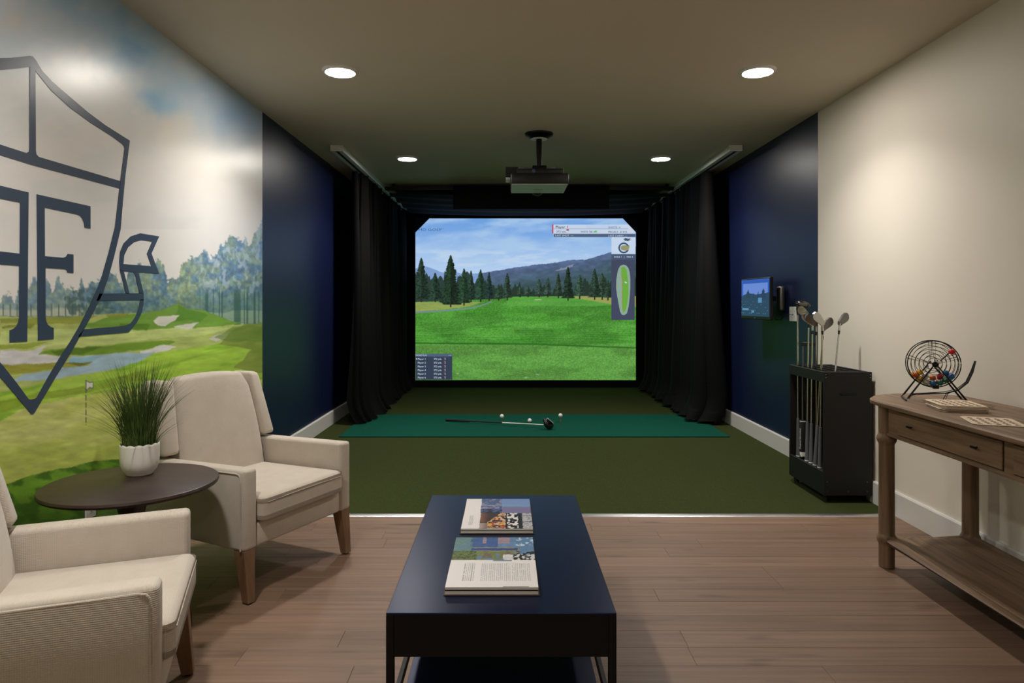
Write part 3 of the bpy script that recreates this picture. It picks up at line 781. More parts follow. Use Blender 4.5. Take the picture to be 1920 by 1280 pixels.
obj('lens', lathe([(.055, 0), (.06, .03), (.045, .036)], 28), M_BLKP, pj, True).matrix_local = Matrix.Translation((0, .295, -.405)) @ Matrix.Rotation(-math.pi / 2, 4, 'X')
obj('media_box', box(-.275, -.175, -.10, .08, -.375, -.295, .003, 1), M_BLKP, pj)
obj('media_box_label', box(-.273, -.238, -.085, .06, -.392, -.3752), M_WHITE, pj)
obj('power_cord', tube([(.232, .05, -.375), (.252, .05, -.372), (.26, .05, -.385), (.25, .05, -.40), (.234, .05, -.398)], .005, 8), M_BLKP, pj, True)
obj('power_button', lathe([(.014, 0), (.014, .004)], 20), mat('blue_badge', (60, 80, 130), .4), pj).matrix_local = Matrix.Translation((-.05, -.1505, -.335)) @ Matrix.Rotation(math.pi / 2, 4, 'X')

# ================================================================== ARMCHAIRS
def armchair(label, loc, rotz):
    t = thing('armchair', label, 'armchair', loc, rotz, 'oatmeal armchairs')
    # base rail
    obj('base', box(-.267, .267, -.354, .33, .218, .318, .012, 3), M_FAB, t, True)
    # arms: upholstered panels from leg top to arm height
    for s in (-1, 1):
        bm = NB()
        x0, x1 = (s * .266, s * .342) if s > 0 else (s * .342, s * .266)
        bot = [(x0, -.360, .217), (x1, -.360, .217), (x1, .335, .232), (x0, .335, .232)]
        top = [(x0, -.360, .552), (x1, -.360, .552), (x1, .335, .540), (x0, .335, .540)]
        add_hexa(bm, bot, top)
        bmesh.ops.recalc_face_normals(bm, faces=bm.faces[:])
        bmesh.ops.bevel(bm, geom=bm.edges[:], offset=.016, segments=3, profile=.5, affect='EDGES')
        a = obj('arm', bm, M_FAB, t, True)
        xo = s * .3425
        path = [(xo, -.342, .222), (xo, -.342, .50), (xo, -.340, .524), (xo, -.332, .533), (xo, -.316, .536), (xo, .1, .529), (xo, .33, .524)]
        obj('piping', tube(path, .0038, 8), M_FAB, a, True)
    # seat cushion with crown
    bm = NB(); add_box(bm, -.262, .262, -.386, .16, .318, .428, .0, 1)
    bmesh.ops.subdivide_edges(bm, edges=bm.edges[:], cuts=7, use_grid_fill=True)
    for v in bm.verts:
        u = v.co.x / .262; q = (v.co.y + .113) / .273
        if v.co.z > .42: v.co.z += .016 * (1 - u * u) * (1 - q * q) - .004
        v.co.z += (.02 * (-v.co.y) * .5 if v.co.z > .40 else 0)
    es = [e for e in bm.edges if len(e.link_faces) == 2 and e.calc_face_angle(0) > .9]
    bmesh.ops.bevel(bm, geom=es, offset=.030, segments=4, profile=.5, affect='EDGES')
    c = obj('seat_cushion', bm, M_FAB, t, True)
    pts = [(-.236, -.3852, .402), (-.12, -.386, .404), (0, -.386, .405), (.12, -.386, .404), (.236, -.3852, .402)]
    obj('cushion_seam', tube(pts, .003, 6), M_FAB, c, True)
    # back, reclined, narrower at the top, rounded shoulders
    bm = NB()
    def ring(z, half, yf, yb):
        return [(-half, yf, z), (half, yf, z), (half, yb, z), (-half, yb, z)]
    rows = 9; prev = None; allv = []
    for i in range(rows):
        k = i / (rows - 1)
        z = .34 + .545 * k
        half = .255 - .040 * k - (.028 * max(0, (k - .85) / .15) ** 2)
        yf = .105 + .105 * k - .020 * math.sin(k * math.pi); yb = yf + .115 - .03 * k
        vs = []
        for j in range(9):
            u = -1 + 2 * j / 8
            vs.append(bm.verts.new((half * u, yf - .018 * (1 - u * u) + .0, z + .012 * (1 - u * u) * (k > .99))))
        for j in range(8, -1, -1):
            u = -1 + 2 * j / 8
            vs.append(bm.verts.new((half * u, yb, z + .012 * (1 - u * u) * (k > .99))))
        if prev:
            for a in range(len(vs)):
                b = (a + 1) % len(vs); bm.faces.new((prev[a], prev[b], vs[b], vs[a]))
        else: bm.faces.new(vs[::-1])
        prev = vs
    for j in range(8): bm.faces.new((prev[j], prev[j + 1], prev[16 - j], prev[17 - j]))
    bmesh.ops.recalc_face_normals(bm, faces=bm.faces[:])
    es = [e for e in bm.edges if len(e.link_faces) == 2 and e.calc_face_angle(0) > .9]
    bmesh.ops.bevel(bm, geom=es, offset=.020, segments=3, profile=.5, affect='EDGES')
    obj('backrest', bm, M_FAB, t, True)
    for s in (-1, 1):
        bm = NB()
        bot = [(s * .248, .118, .556), (s * .338, .128, .556), (s * .338, .320, .556), (s * .248, .320, .556)]
        top = [(s * .220, .196, .884), (s * .300, .208, .876), (s * .300, .340, .876), (s * .220, .340, .884)]
        if s < 0: bot = bot[::-1]; top = top[::-1]
        add_hexa(bm, bot, top); bmesh.ops.recalc_face_normals(bm, faces=bm.faces[:])
        bmesh.ops.bevel(bm, geom=bm.edges[:], offset=.022, segments=3, profile=.5, affect='EDGES')
        obj('wing', bm, M_FAB, t, True)
    bm = NB(); add_hexa(bm, [(-.262, .17, .232), (.262, .17, .232), (.262, .335, .232), (-.262, .335, .232)], [(-.262, .22, .56), (.262, .22, .56), (.262, .338, .56), (-.262, .338, .56)])
    obj('back_shell', bm, M_FAB, t)
    for sx in (-1, 1):
        for sy in (-1, 1):
            bm = NB()
            ox, oy = sx * .307, (-.326 if sy < 0 else .295)
            spl = -.028 if sy < 0 else .035
            h0, h1 = .030, .0185
            bx, by = ox + sx * .004, oy + spl
            add_hexa(bm, [(bx - h1, by - h1, .006), (bx + h1, by - h1, .006), (bx + h1, by + h1, .006), (bx - h1, by + h1, .006)],
                     [(ox - h0, oy - h0, .219), (ox + h0, oy - h0, .219), (ox + h0, oy + h0, .219), (ox - h0, oy + h0, .219)])
            bmesh.ops.recalc_face_normals(bm, faces=bm.faces[:]); bmesh.ops.bevel(bm, geom=bm.edges[:], offset=.002, segments=1, affect='EDGES')
            lg = obj('leg', bm, M_OAKD, t)
            obj('glide', lathe([(.012, 0.0), (.012, .007)], 16, (bx, by, 0)), M_BLKP, lg)
    return t
armchair('oatmeal armchair beside the navy wall, its seat turned to the coffee table', (-1.252, 3.248, 0), math.radians(64.5))
armchair('oatmeal armchair on the other side of the round table from the navy wall', (-1.300, 1.870, 0), math.radians(108.8))

# ================================================================== ROUND SIDE TABLE + PLANT
TX, TY, TZ = -1.405, 2.556, 0.570
st = thing('side_table', 'round dark wood pedestal side table between two armchairs', 'table', (TX, TY, 0))
obj('table_top', lathe([(.270, TZ - .026), (.298, TZ - .018), (.302, TZ - .010), (.299, TZ - .002), (.295, TZ)], 72), M_OAKDR, st, True)
obj('pedestal', lathe([(.045, .07), (.034, .16), (.030, .28), (.036, .42), (.055, .50), (.088, TZ - .027)], 32), M_OAKDR, st, True)
for k in range(4):
    a = math.pi / 4 * 0 + k * math.pi / 2 + .25
    bm = NB(); add_hexa(bm, [(.0, -.016, .0), (.205, -.016, .0), (.205, .016, .0), (.0, .016, .0)], [(.0, -.016, .105), (.205, -.016, .052), (.205, .016, .052), (.0, .016, .105)])
    bmesh.ops.transform(bm, matrix=Matrix.Rotation(a, 4, 'Z'), verts=bm.verts[:])
    obj('foot', bm, M_OAKDR, st)
PPX = Pz(262, 888, TZ)
pp = thing('potted_grass', 'tufted green grass in a white scalloped pot on the side table', 'plant', (PPX.x, PPX.y, TZ))
def scal(a, z): return (.0045 * abs(math.sin(a * 7)) - .002) if z > .112 else 0.0
pot = obj('pot', lathe([(r_ * .92, z_ * .97) for r_, z_ in [(.048, 0.0), (.052, .002), (.054, .008), (.066, .020), (.074, .042), (.0765, .070), (.0765, .105), (.0765, .1120), (.0765, .1145), (.0765, .122), (.0745, .1245), (.0725, .122), (.072, .114), (.071, .095), (.02, .092)]], 84, zmod=scal), M_CERAM, pp, True)
obj('soil', lathe([(.0645, .090), (.0645, .101), (.02, .104)], 32), M_SOIL, pp)
bm = NB()
for i in range(520):
    a = random.uniform(0, 2 * math.pi); r0 = .058 * math.sqrt(random.random())
    root = Vector((r0 * math.cos(a), r0 * math.sin(a), .098))
    out = a + random.gauss(0, .5)
    hgt = random.uniform(.25, .385) if random.random() < .85 else random.uniform(.10, .2)
    lean = (r0 / .058) * random.uniform(.03, .17) + random.uniform(0, .04)
    if random.random() < .08: lean *= 1.7; hgt *= .8
    dirv = Vector((math.cos(out), math.sin(out), 0)); sidev = Vector((-dirv.y, dirv.x, 0)); tw = random.uniform(-.8, .8)
    sidev = (sidev * math.cos(tw) + dirv * math.sin(tw)); wd = random.uniform(.0010, .0020); prev = None
    for k in range(6):
        q = k / 5
        c = root + dirv * lean * q ** 1.9 + Vector((0, 0, hgt * (q - .12 * q * q * (lean / .1))))
        ww = wd * (1 - .92 * q ** 2)
        n = sidev.cross(Vector((0, 0, 1))) * ww * .6
        vs = [bm.verts.new(c - sidev * ww), bm.verts.new(c + n), bm.verts.new(c + sidev * ww)]
        if prev:
            bm.faces.new((prev[0], prev[1], vs[1], vs[0])); bm.faces.new((prev[1], prev[2], vs[2], vs[1]))
        prev = vs
me = bpy.data.meshes.new('grass_blades'); bm.to_mesh(me); bm.free()
g = obj_me('grass_blades', me, M_GRASS, pp); g['kind'] = 'stuff'

# wall outlets
def outlet(loc, face, gangs, label):
    t = thing('wall_outlet', label, 'outlet', loc)
    wd = .036 * gangs; s = face
    obj('cover_plate', box(min(0, s * .006), max(0, s * .006), -wd, wd, -.057, .057, .002, 1), M_WHITE, t)
    for gk in range(gangs):
        yc = -wd + .036 + gk * .072
        for dz in (-.02, .02):
            r = obj('receptacle', box(min(s * .0055, s * .0075), max(s * .0055, s * .0075), yc - .016, yc + .016, dz - .014, dz + .014, .0008, 1), M_WHITE, t)
            bm = NB()
            for dy in (-.006, .006): add_box(bm, min(s * .007, s * .0079), max(s * .007, s * .0079), yc + dy - .001, yc + dy + .001, dz - .002, dz + .007)
            add_box(bm, min(s * .007, s * .0079), max(s * .007, s * .0079), yc - .002, yc + .002, dz - .010, dz - .006)
            obj('slot', bm, M_BLKP, r)
    return t
op = PX(168, 946, XL); outlet((XL + .0005, op.y, op.z), 1, 1, 'white wall outlet on the mural below the round table')
op = PX(1488.5, 588.5, XR); outlet((XR - .0005, op.y, op.z), -1, 2, 'white double outlet plate on the navy wall under the monitor')

# ================================================================== COFFEE TABLE + BOOKS
CT = thing('coffee_table', 'black metal coffee table with a lower shelf and open books', 'table', (-0.0155, 2.327, 0))
hx, hy, ctz = .301, .5455, .430
obj('table_top', box(-hx, hx, -hy, hy, ctz - .006, ctz, .0015, 2), M_BLKTOP, CT)
for s in (-1, 1):
    obj('apron', box(-hx + .021, hx - .021, s * (hy - .008) - .006, s * (hy - .008) + .006, ctz - .115, ctz - .0062), M_BLKM, CT)
    obj('apron', box(s * (hx - .008) - .006, s * (hx - .008) + .006, -hy + .021, hy - .021, ctz - .115, ctz - .0062), M_BLKM, CT)
    obj('shelf_rail', box(s * (hx - .008) - .006, s * (hx - .008) + .006, -hy + .021, hy - .021, .135, .163), M_BLKM, CT)
    for q in (-1, 1):
        obj('leg', box(s * (hx - .010) - .010, s * (hx - .010) + .010, q * (hy - .010) - .010, q * (hy - .010) + .010, 0.0, ctz - .0061, .001, 1), M_BLKM, CT)
obj('shelf', box(-hx + .030, hx - .030, -hy + .012, hy - .012, .140, .154, .001, 1), M_BLKTOP, CT)

def page_grid(name, parent, m, x0, x1, y0, y1, zf, paint, nx=150, ny=110):
    xs_ = np.linspace(x0, x1, nx); ys_ = np.linspace(y0, y1, ny)
    A, B = np.meshgrid(xs_, ys_)
    Zp = zf(A, B)
    U = (A - x0) / (x1 - x0); V = (B - y0) / (y1 - y0)
    wob = .02 * (paint not in (text_page,))
    U2 = U + wob * (fbm(U * 18, V * 18, 3) - .5); V2 = V + wob * 2 * (fbm(U * 18 + 40, V * 18, 3) - .5)
    return obj_me(name, grid_mesh(name, np.stack([A, B, Zp], -1), paint(U2, V2)), m, parent, True)
M_PAGE = mat_vcol('printed_page', 0.42, 0.4)
M_PAPER = mat('page_edges', (224, 218, 212), 0.8)
M_COVER = mat('book_cover', (62, 46, 46), 0.5)
def paper(U): 
    im = np.zeros(U.shape + (3,)); im[...] = (226, 221, 219); return im
def text_page(U, V):
    im = paper(U)
    for (a, b) in ((.17, .29), (.36, .92)):
        ln = (U > a) & (U < b) & (((U * 62) % 1.35) < .45) & (V > .20) & (V < .84) & (vnoise(U * 40, V * 60) > .22)
        mixc(im, (140, 138, 138), ln * .75)
    mixc(im, (60, 62, 70), ((V > .005) & (V < .025) & (U > .62) & (U < .90)) * .8)
    mixc(im, (120, 140, 150), (V > .93) & (U > .5) & (U < .72))
    return im
def photo_page_a(U, V):          # garden and pavilion
    im = np.zeros(U.shape + (3,)); im[...] = (98, 132, 168)
    n = fbm(U * 22, V * 16, 4)
    mixc(im, (60, 88, 140), (U > .2) & (U < .55) & (V > .55))
    mixc(im, (150, 130, 140), ((U > .35) & (U < .40) | (U > .55) & (U < .70)) & (V > .72))
    mixc(im, (140, 136, 116), (V < .55) & (V > .30) & (U > .25) & (U < .82))
    mixc(im, (44, 74, 126), (np.abs(V - .46) < .05) & (U > .18) & (U < .80))
    mixc(im, (112, 100, 90), (V < .38) & (V > .12) & (U > .30) & (U < .80) & (np.abs(((U * 9) % 2) - 1) > .25))
    mixc(im, (92, 124, 118), (U < .22) * sstep(.3, .5, n)); mixc(im, (110, 118, 56), (V < .38) * (U < .78) * sstep(.42, .52, n) * sstep(.75, .2, np.abs(U - .25)))
    mixc(im, (94, 110, 46), ((V < .40) & (U < .26)) * .8); mixc(im, (60, 72, 34), ((V < .40) & (U < .3)) * sstep(.48, .6, fbm(U * 40, V * 30, 3)))
    mixc(im, (206, 204, 204), (V < .25) & (U > .62)); mixc(im, (30, 32, 30), (V < .38) * (U > .74) * (fbm(U * 30, V * 18 + 3, 2) > .5))
    mixc(im, (74, 124, 160), (V > .42) * (U > .78) * sstep(.40, .55, n)); mixc(im, (190, 202, 222), (V > .6) * (U > .78) * (fbm(U * 24 + 9, V * 14, 3) > .6))
    return im * (.85 + .3 * n[..., None])
def photo_page_b(U, V):          # dinner table page with a white margin
    im = paper(U); n = fbm(U * 30, V * 22, 3)
    ph = (U > .25)
    mixc(im, (58, 34, 26), ph); mixc(im, (122, 74, 50), ph * sstep(.40, .25, U) * (V > .35)); mixc(im, (186, 168, 158), ph * sstep(.5, .2, U) * (V < .32))
    pl = ph & (U + (1 - V) * .30 > .55) & (U < .66) & (U > .36)
    mixc(im, (206, 178, 150), pl & (fbm(U * 34 + 4, V * 20, 2) > .47)); mixc(im, (176, 56, 34), pl & (fbm(U * 20 + 14, V * 15 + 2, 2) > .60)); mixc(im, (206, 160, 60), pl & (fbm(U * 24 + 24, V * 15 + 8, 2) > .63))
    mixc(im, (22, 18, 18), (U >= .62) & (U < .86) & ph); mixc(im, (224, 220, 216), (U >= .64) & (U < .80) & (fbm(U * 30 + 2, V * 14 + 30, 2) > .52))
    mixc(im, (182, 180, 184), (U >= .86)); mixc(im, (90, 90, 96), (U >= .86) & ((np.abs(V - .40) < .02) | (np.abs(V - .80) < .02) | (n > .62)))
    mixc(im, (150, 148, 148), (U > .09) & (U < .16) & (V > .2) & (V < .8) & (((U * 70) % 1.4) < .5))
    return im
def photo_page_c(U, V):          # blurred blue picture with a white margin
    im = paper(U); n = fbm(U * 16, V * 12, 3); ph = U > .24
    mixc(im, (116, 140, 190), ph); mixc(im, (70, 92, 134), ph & (U < .56)); mixc(im, (120, 112, 150), ph * (V < .4) * (U >= .56)); mixc(im, (110, 160, 160), ph * sstep(.05, .02, np.abs(V - .52)) * .8)
    mixc(im, (140, 130, 156), ph & (U < .56) & (n > .55)); mixc(im, (44, 46, 60), ph & (V < .28) & (U < .56) & (n > .45))
    return im
def open_book(label, cx, ynear, yfar, x0, x1, zt, pn, pf, t1, t2, cov):
    ys_ = ynear + (yfar - ynear) * .515
    b = thing('open_book', label, 'book', ((x0 + x1) / 2, ys_, zt), 0)
    X0, X1 = x0 - b.location.x, x1 - b.location.x; Yn, Yf = ynear - ys_, yfar - ys_
    bm = NB(); add_box(bm, X0 - .004, X1 + .004, Yn - .004, Yf + .004, .0002, .0028); obj('cover', bm, cov, b)
    def zn(A, B): q = np.clip((B - Yn) / -Yn, 0, 1); return .004 + t1 * (1 - .25 * q ** 3) * np.where(q > .985, .75, 1) + .0012
    def zf_(A, B): q = np.clip(B / Yf, 0, 1); return .004 + t2 * (1 - .3 * (1 - q) ** 3) + .0012
    for (nm, ya, yb, th) in (('page_block', Yn, -.0005, t1), ('page_block', .0005, Yf, t2)):
        bm = NB(); add_box(bm, X0, X1, ya, yb, .003, .003 + th * .72); obj(nm, bm, M_PAPER, b)
        bm = NB()
        n = 10
        for (k, fn) in ((0, zn if ya < -.01 else zf_),):
            prof = [(X0, ya + (yb - ya) * i / n, float(fn(0, ya + (yb - ya) * i / n)) - .0004) for i in range(n + 1)]
            pts = [(X0, ya, .0035 + th * .5)] + prof + [(X0, yb, .0035 + th * .5)]
            add_prism(bm, pts, (X1 - X0, 0, 0))
        obj('page_stack', bm, M_PAPER, b)
    page_grid('page', b, M_PAGE, X0, X1, Yn, -.0005, zn, pn); page_grid('page', b, M_PAGE, X0, X1, .0005, Yf, zf_, pf)
    return b
open_book('open book with a text page and a garden photograph', 0, 1.888, 2.305, -.172, .086, ctz, text_page, photo_page_a, .018, .012, M_COVER)
open_book('open book with pictures of a set dinner table', 0, 2.39, 2.758, -.162, .090, ctz, photo_page_b, photo_page_c, .014, .012, mat('book_cover_brown', (50, 36, 28), .5))

# ================================================================== CONSOLE TABLE
KX0, KX1, KY0, KY1, KZ = 1.722, 2.245, 1.36, 3.46, .782
kt = thing('console_table', 'weathered oak console table with drawers, turned legs and low shelf', 'table', (1.98, 2.41, 0))
def outline(x0, x1, y0, y1, r, rb, n=10):
    """front (x0) corners rounded with ellipse r=(rx,ry), back corners small"""
    pts = []
    rx, ry = r
    for i in range(n + 1):
        a = math.pi / 2 * i / n
        pts.append((x0 + rx - rx * math.sin(a), y1 - ry + ry * math.cos(a)))
    for i in range(n + 1):
        a = math.pi / 2 * i / n
        pts.append((x0 + rx - rx * math.cos(a), y0 + ry - ry * math.sin(a)))
    pts += [(x1 - rb, y0), (x1, y0 + rb), (x1, y1 - rb), (x1 - rb, y1)]
    return [(a - 1.98, b - 2.41) for a, b in pts]
o_ = outline(KX0, KX1, KY0, KY1, (.34, .27), .12)
bm = NB()
lv = [(0.012, KZ - .026), (0.0, KZ - .020), (0.0, KZ - .006), (.006, KZ)]
rings = []
for ins, z in lv:
    ring = []
    for (a, b) in o_:
        l = math.hypot(a, b); sc_ = 1
        ring.append(bm.verts.new((a - math.copysign(min(abs(a), ins), a), b - math.copysign(min(abs(b), ins), b), z)))
    rings.append(ring)
for a, b in zip(rings[:-1], rings[1:]):
    for i in range(len(a)):
        j = (i + 1) % len(a); bm.faces.new((a[i], a[j], b[j], b[i]))
bm.faces.new(rings[0][::-1]); bm.faces.new(rings[-1])
obj('table_top', bm, M_OAKC, kt)
LX0, LX1, LY0, LY1 = 1.782 - 1.98, 2.175 - 1.98, 1.61 - 2.41, 3.206 - 2.41
az0, az1 = KZ - .026 - .128, KZ - .0262
obj('front_apron', box(LX0 - .010, LX0 + .010, LY0 + .03, LY1 - .03, az0, az1), M_OAKC, kt)
obj('apron_bead', box(LX0 - .016, LX0 + .006, LY0 + .03, LY1 - .03, az0 - .008, az0 + .006, .003, 2), M_OAKC, kt)
obj('back_apron', box(LX1 - .010, LX1 + .010, LY0 + .03, LY1 - .03, az0, az1), M_OAKC, kt)
for yy in (LY0, LY1):
    obj('end_apron', box(LX0 + .03, LX1 - .03, yy - .010, yy + .010, az0, az1), M_OAKC, kt)
for (ya, yb) in ((2.434 - 2.41, 3.09 - 2.41), (1.72 - 2.41, 2.386 - 2.41)):
    dr = obj('drawer', box(LX0 - .016, LX0 - .0095, ya + .004, yb - .004, az0 + .014, az1 - .012, .0015, 1), M_OAKC, kt)
    bm = NB()
    for (p, q, r_, s_) in ((ya, yb, az0 + .010, az0 + .013), (ya, yb, az1 - .011, az1 - .008), (ya, ya + .003, az0 + .01, az1 - .008), (yb - .003, yb, az0 + .01, az1 - .008)):
        add_box(bm, LX0 - .0112, LX0 - .0095, p, q, r_, s_)
    obj('drawer_gap', bm, M_BLKP, kt)
    for f in (.17, .80):
        yk = yb - (yb - ya) * f; zk = (az0 + az1) / 2 + .004
        bm = NB(); add_tube(bm, [(LX0 - .016, yk, zk), (LX0 - .030, yk, zk)], .003, 8); add_box(bm, LX0 - .034, LX0 - .028, yk - .016, yk + .016, zk - .004, zk + .004, .001, 1)
        obj('pull', bm, M_BLKM, dr)
def leg_prof():
    return [(.030, 0.0), (.034, .004), (.0345, .105), (.036, .112), (.041, .120), (.043, .132), (.041, .145), (.036, .153), (.0345, .160), (.034, .40), (.0335, .575), (.035, .580), (.041, .590), (.0435, .602), (.041, .614), (.035, .623), (.0345, .63), (.0345, KZ - .0265)]
for lx in (LX0, LX1):
    for ly in (LY0, LY1):
        obj('leg', lathe(leg_prof(), 28, (lx, ly, 0)), M_OAKV, kt, True)
obj('shelf', box(LX0 + .012, LX1 - .012, LY0 + .012, LY1 - .012, .118, .140, .002, 1), M_OAKC, kt)
for lx in (LX0, LX1):
    obj('shelf_rail', tube([(lx, LY0 + .02, .131), (lx, LY1 - .02, .131)], .0225, 20), M_OAKC, kt, True)
for ly in (LY0, LY1):
    obj('shelf_rail', tube([(LX0 + .02, ly, .131), (LX1 - .02, ly, .131)], .017, 20), M_OAKV, kt, True)

# ------------------------------------------------------------------ bingo cage
N0 = Vector((1.964, 3.13, .955)); N1 = Vector((2.013, 3.25, .955))
CC = (N0 + N1) / 2; AX = (N1 - N0).normalized(); SV = Vector((AX.y, -AX.x, 0)).normalized(); UP = Vector((0, 0, 1))
bc = thing('bingo_cage', 'black wire bingo cage on A-frame legs standing on the console', 'bingo cage', (CC.x, CC.y, KZ))
def BL(a, s, u):     # axis, side, up (relative to hub) -> local
    p = AX * a + SV * s + UP * (u + .955 - KZ); return (p.x, p.y, p.z)
def circ(a, r, n=48): return [BL(a, r * math.cos(2 * math.pi * k / n), r * math.sin(2 * math.pi * k / n)) for k in range(n)]
R_ = .107; WD = .050
bm = NB()
for a in (-WD * .55, WD * .55): add_tube(bm, circ(a, R_), .0024, 6, True)
for a in (-WD, WD):
    for f in (.90, .76, .60, .44, .28):
        add_tube(bm, circ(a * (1 - .1 * f), R_ * f, 40), .0013, 5, True)
drum = obj('drum', bm, M_BLKM, bc, True)
bm = NB()
for a in (-1, 1):
    for k in range(5):
        th = 2 * math.pi * k / 5 + .35
        for dl in (-.09, .09):
            t_ = th + dl
            add_tube(bm, [BL(a * WD, .016 * math.cos(t_), .016 * math.sin(t_)), BL(a * WD * .92, R_ * .9 * math.cos(th + dl * .8), R_ * .9 * math.sin(th + dl * .8)), BL(a * WD * .55, R_ * math.cos(th + dl * .8), R_ * math.sin(th + dl * .8))], .0013, 5)
for k in range(30):
    th = 2 * math.pi * k / 30
    add_tube(bm, [BL(-WD * .55, R_ * math.cos(th), R_ * math.sin(th)), BL(WD * .55, R_ * math.cos(th), R_ * math.sin(th))], .001, 4)
obj('spoke_wires', bm, M_BLKM, drum, True)
bm = NB(); add_tube(bm, [BL(-.082, 0, 0), BL(.074, 0, 0)], .005, 10)
obj('axle', bm, M_BLKM, bc, True)
foot = -(.955 - KZ) + .006
for a in (-1, 1):
    obj('leg_frame', tube([BL(a * .070, -.118, foot), BL(a * .066, -.108, foot + .012), BL(a * .062, 0.0, .006), BL(a * .066, .120, foot + .010), BL(a * .070, .128, foot)], .0045, 8), M_BLKM, bc, True)
obj('base_rod', tube([BL(-.07, -.118, foot), BL(.07, -.118, foot)], .0042, 8), M_BLKM, bc, True)
obj('base_rod', tube([BL(-.07, .128, foot), BL(.07, .128, foot)], .0042, 8), M_BLKM, bc, True)
obj('hub', lathe([(.012, -.006), (.014, 0), (.012, .006)], 16), M_BLKM, bc).matrix_local = Matrix.Translation(BL(-.062, 0, 0)) @ Vector((0, 0, 1)).rotation_difference(AX).to_matrix().to_4x4()
hd = obj('crank', tube([BL(-.080, 0, 0), BL(-.082, .024, .028), BL(-.082, .046, .052), BL(-.090, .055, .060)], .0026, 8), M_BLKM, bc, True)
bm = NB(); q = BL(-.096, .058, .063); add_sphere(bm, q, .0135, 16, 10, (1.1, 1.1, .9)); obj('knob', bm, M_RED, hd, True)['label'] = 'red round knob'
bm = NB()
for a in (-.022, -.008, .008, .022):
    w_ = abs(a) / .022
    add_tube(bm, [BL(a, -.10, foot - .001), BL(a, -.085, foot + .018), BL(a, -.065, foot + .026 - .004 * w_), BL(a, .05, foot + .028 + .006 * w_), BL(a, .10, foot + .045 + .006 * w_), BL(a, .135, foot + .085), BL(a, .155, foot + .135), BL(a * .5, .168, foot + .185)], .0018, 6)
add_tube(bm, [BL(-.022, .045, foot - .002), BL(-.022, .055, foot + .03), BL(-.015, .065, foot + .036), BL(.022, .06, foot + .03), BL(.022, .045, foot - .002)], .0018, 6)
obj('ball_chute', bm, M_BLKM, bc, True)
bm = NB(); add_box(bm, -.012, .012, -.008, .008, -.006, .008, .002, 1); bmesh.ops.transform(bm, matrix=Matrix.Translation(BL(0, .012, -R_ - .004)), verts=bm.verts[:]); obj('release_catch', bm, M_BLKP, bc)
BC = {'yellow': (226, 178, 44), 'white': (226, 220, 208), 'blue': (28, 112, 178), 'green': (28, 110, 74), 'red': (196, 40, 44), 'orange': (216, 104, 40)}
BM = {k: mat('bingo_' + k, v, .35) for k, v in BC.items()}
bme = bpy.data.meshes.new('bingo_ball_mesh'); bm = NB(); add_sphere(bm, (0, 0, 0), .0136, 16, 10); bm.to_mesh(bme); bm.free(); bme.shade_smooth()
seq = []
def ball_at(a, ang, rad, c): seq.append((a, rad * math.cos(math.radians(ang)), rad * math.sin(math.radians(ang)), c))
for i, (c1, c2) in enumerate([('orange', 'yellow'), ('yellow', 'blue'), ('white', 'white'), ('blue', 'green'), ('green', 'red'), ('green', 'green'), ('blue', 'red')]):
    ang = -90 + (i - 3) * 17.6
    ball_at(-.0145, ang, .0912, c1); ball_at(.0145, ang, .0912, c2)
for i, c in enumerate(['yellow', 'white', 'orange', 'red', 'blue']):
    ball_at(0, -90 + (i - 2) * 25.5, .0672, c)
for a, s_, u_, c in seq:
    me2 = bme.copy(); me2.materials.append(BM[c])
    o = bpy.data.objects.new('bingo_ball', me2); COL.objects.link(o)
    q = BL(a, s_, u_); o.location = (q[0] + CC.x, q[1] + CC.y, q[2] + KZ)
    tag(o, '%s ball lying in the wire bingo cage' % c, 'bingo ball', '%s bingo balls in the cage' % c)

# ------------------------------------------------------------------ bingo cards
M_CARD = mat('card_tan', (226, 206, 180), 0.6); M_CARDE = mat('card_core', (96, 92, 96), .8); M_SPOT = mat('card_window', (92, 44, 32), .4); M_PRINT = mat('card_print', (44, 30, 28), .6)
def card_mesh():
    bm = NB()
    hw, hl, c = .088, .100, .016
    pts = [(-hw + c, -hl), (hw - c, -hl), (hw, -hl + c), (hw, hl - c), (hw - c, hl), (-hw + c, hl), (-hw, hl - c), (-hw, -hl + c)]
    add_prism(bm, [(a, b, 0) for a, b in pts], (0, 0, .0016)); me = bpy.data.meshes.new('board'); bmesh.ops.recalc_face_normals(bm, faces=bm.faces[:]); bm.to_mesh(me); bm.free()
    core = bpy.data.meshes.new('core'); bm = NB(); add_prism(bm, [(a * .992, b * .992, -.0012) for a, b in pts], (0, 0, .0012)); bmesh.ops.recalc_face_normals(bm, faces=bm.faces[:]); bm.to_mesh(core); bm.free()
    spots = bpy.data.meshes.new('windows'); bm = NB()
    for i in range(5):
        for j in range(5):
            x, y = -.060 + .030 * i, -.076 + .033 * j
            add_box(bm, x - .008, x + .008, y - .006, y + .006, .0016, .0021)
    bm.to_mesh(spots); bm.free()
    prn = bpy.data.meshes.new('numbers'); bm = NB()
    for i in range(5):
        for j in range(5):
            x, y = -.060 + .030 * i, -.076 + .033 * j + .0125
            add_box(bm, x - .004, x + .004, y - .002, y + .002, .0016, .0019)
    bm.to_mesh(prn); bm.free()
    me.materials.append(M_CARD); core.materials.append(M_CARDE); spots.materials.append(M_SPOT); prn.materials.append(M_PRINT)
    return me, core, spots, prn
cm = card_mesh()
def card(loc, rz, label, group, top=False):
    t = thing('bingo_card', label, 'card', loc, rz, group)
    for nm, me in zip(('board', 'core', 'windows', 'numbers'), cm):
        if nm in ('windows', 'numbers') and not top: continue
        o = bpy.data.objects.new(nm, me); COL.objects.link(o); o.parent = t
        if nm in ('windows', 'numbers'): o['kind'] = 'stuff'
    return t
sc0 = Pz(1800, 765, KZ)
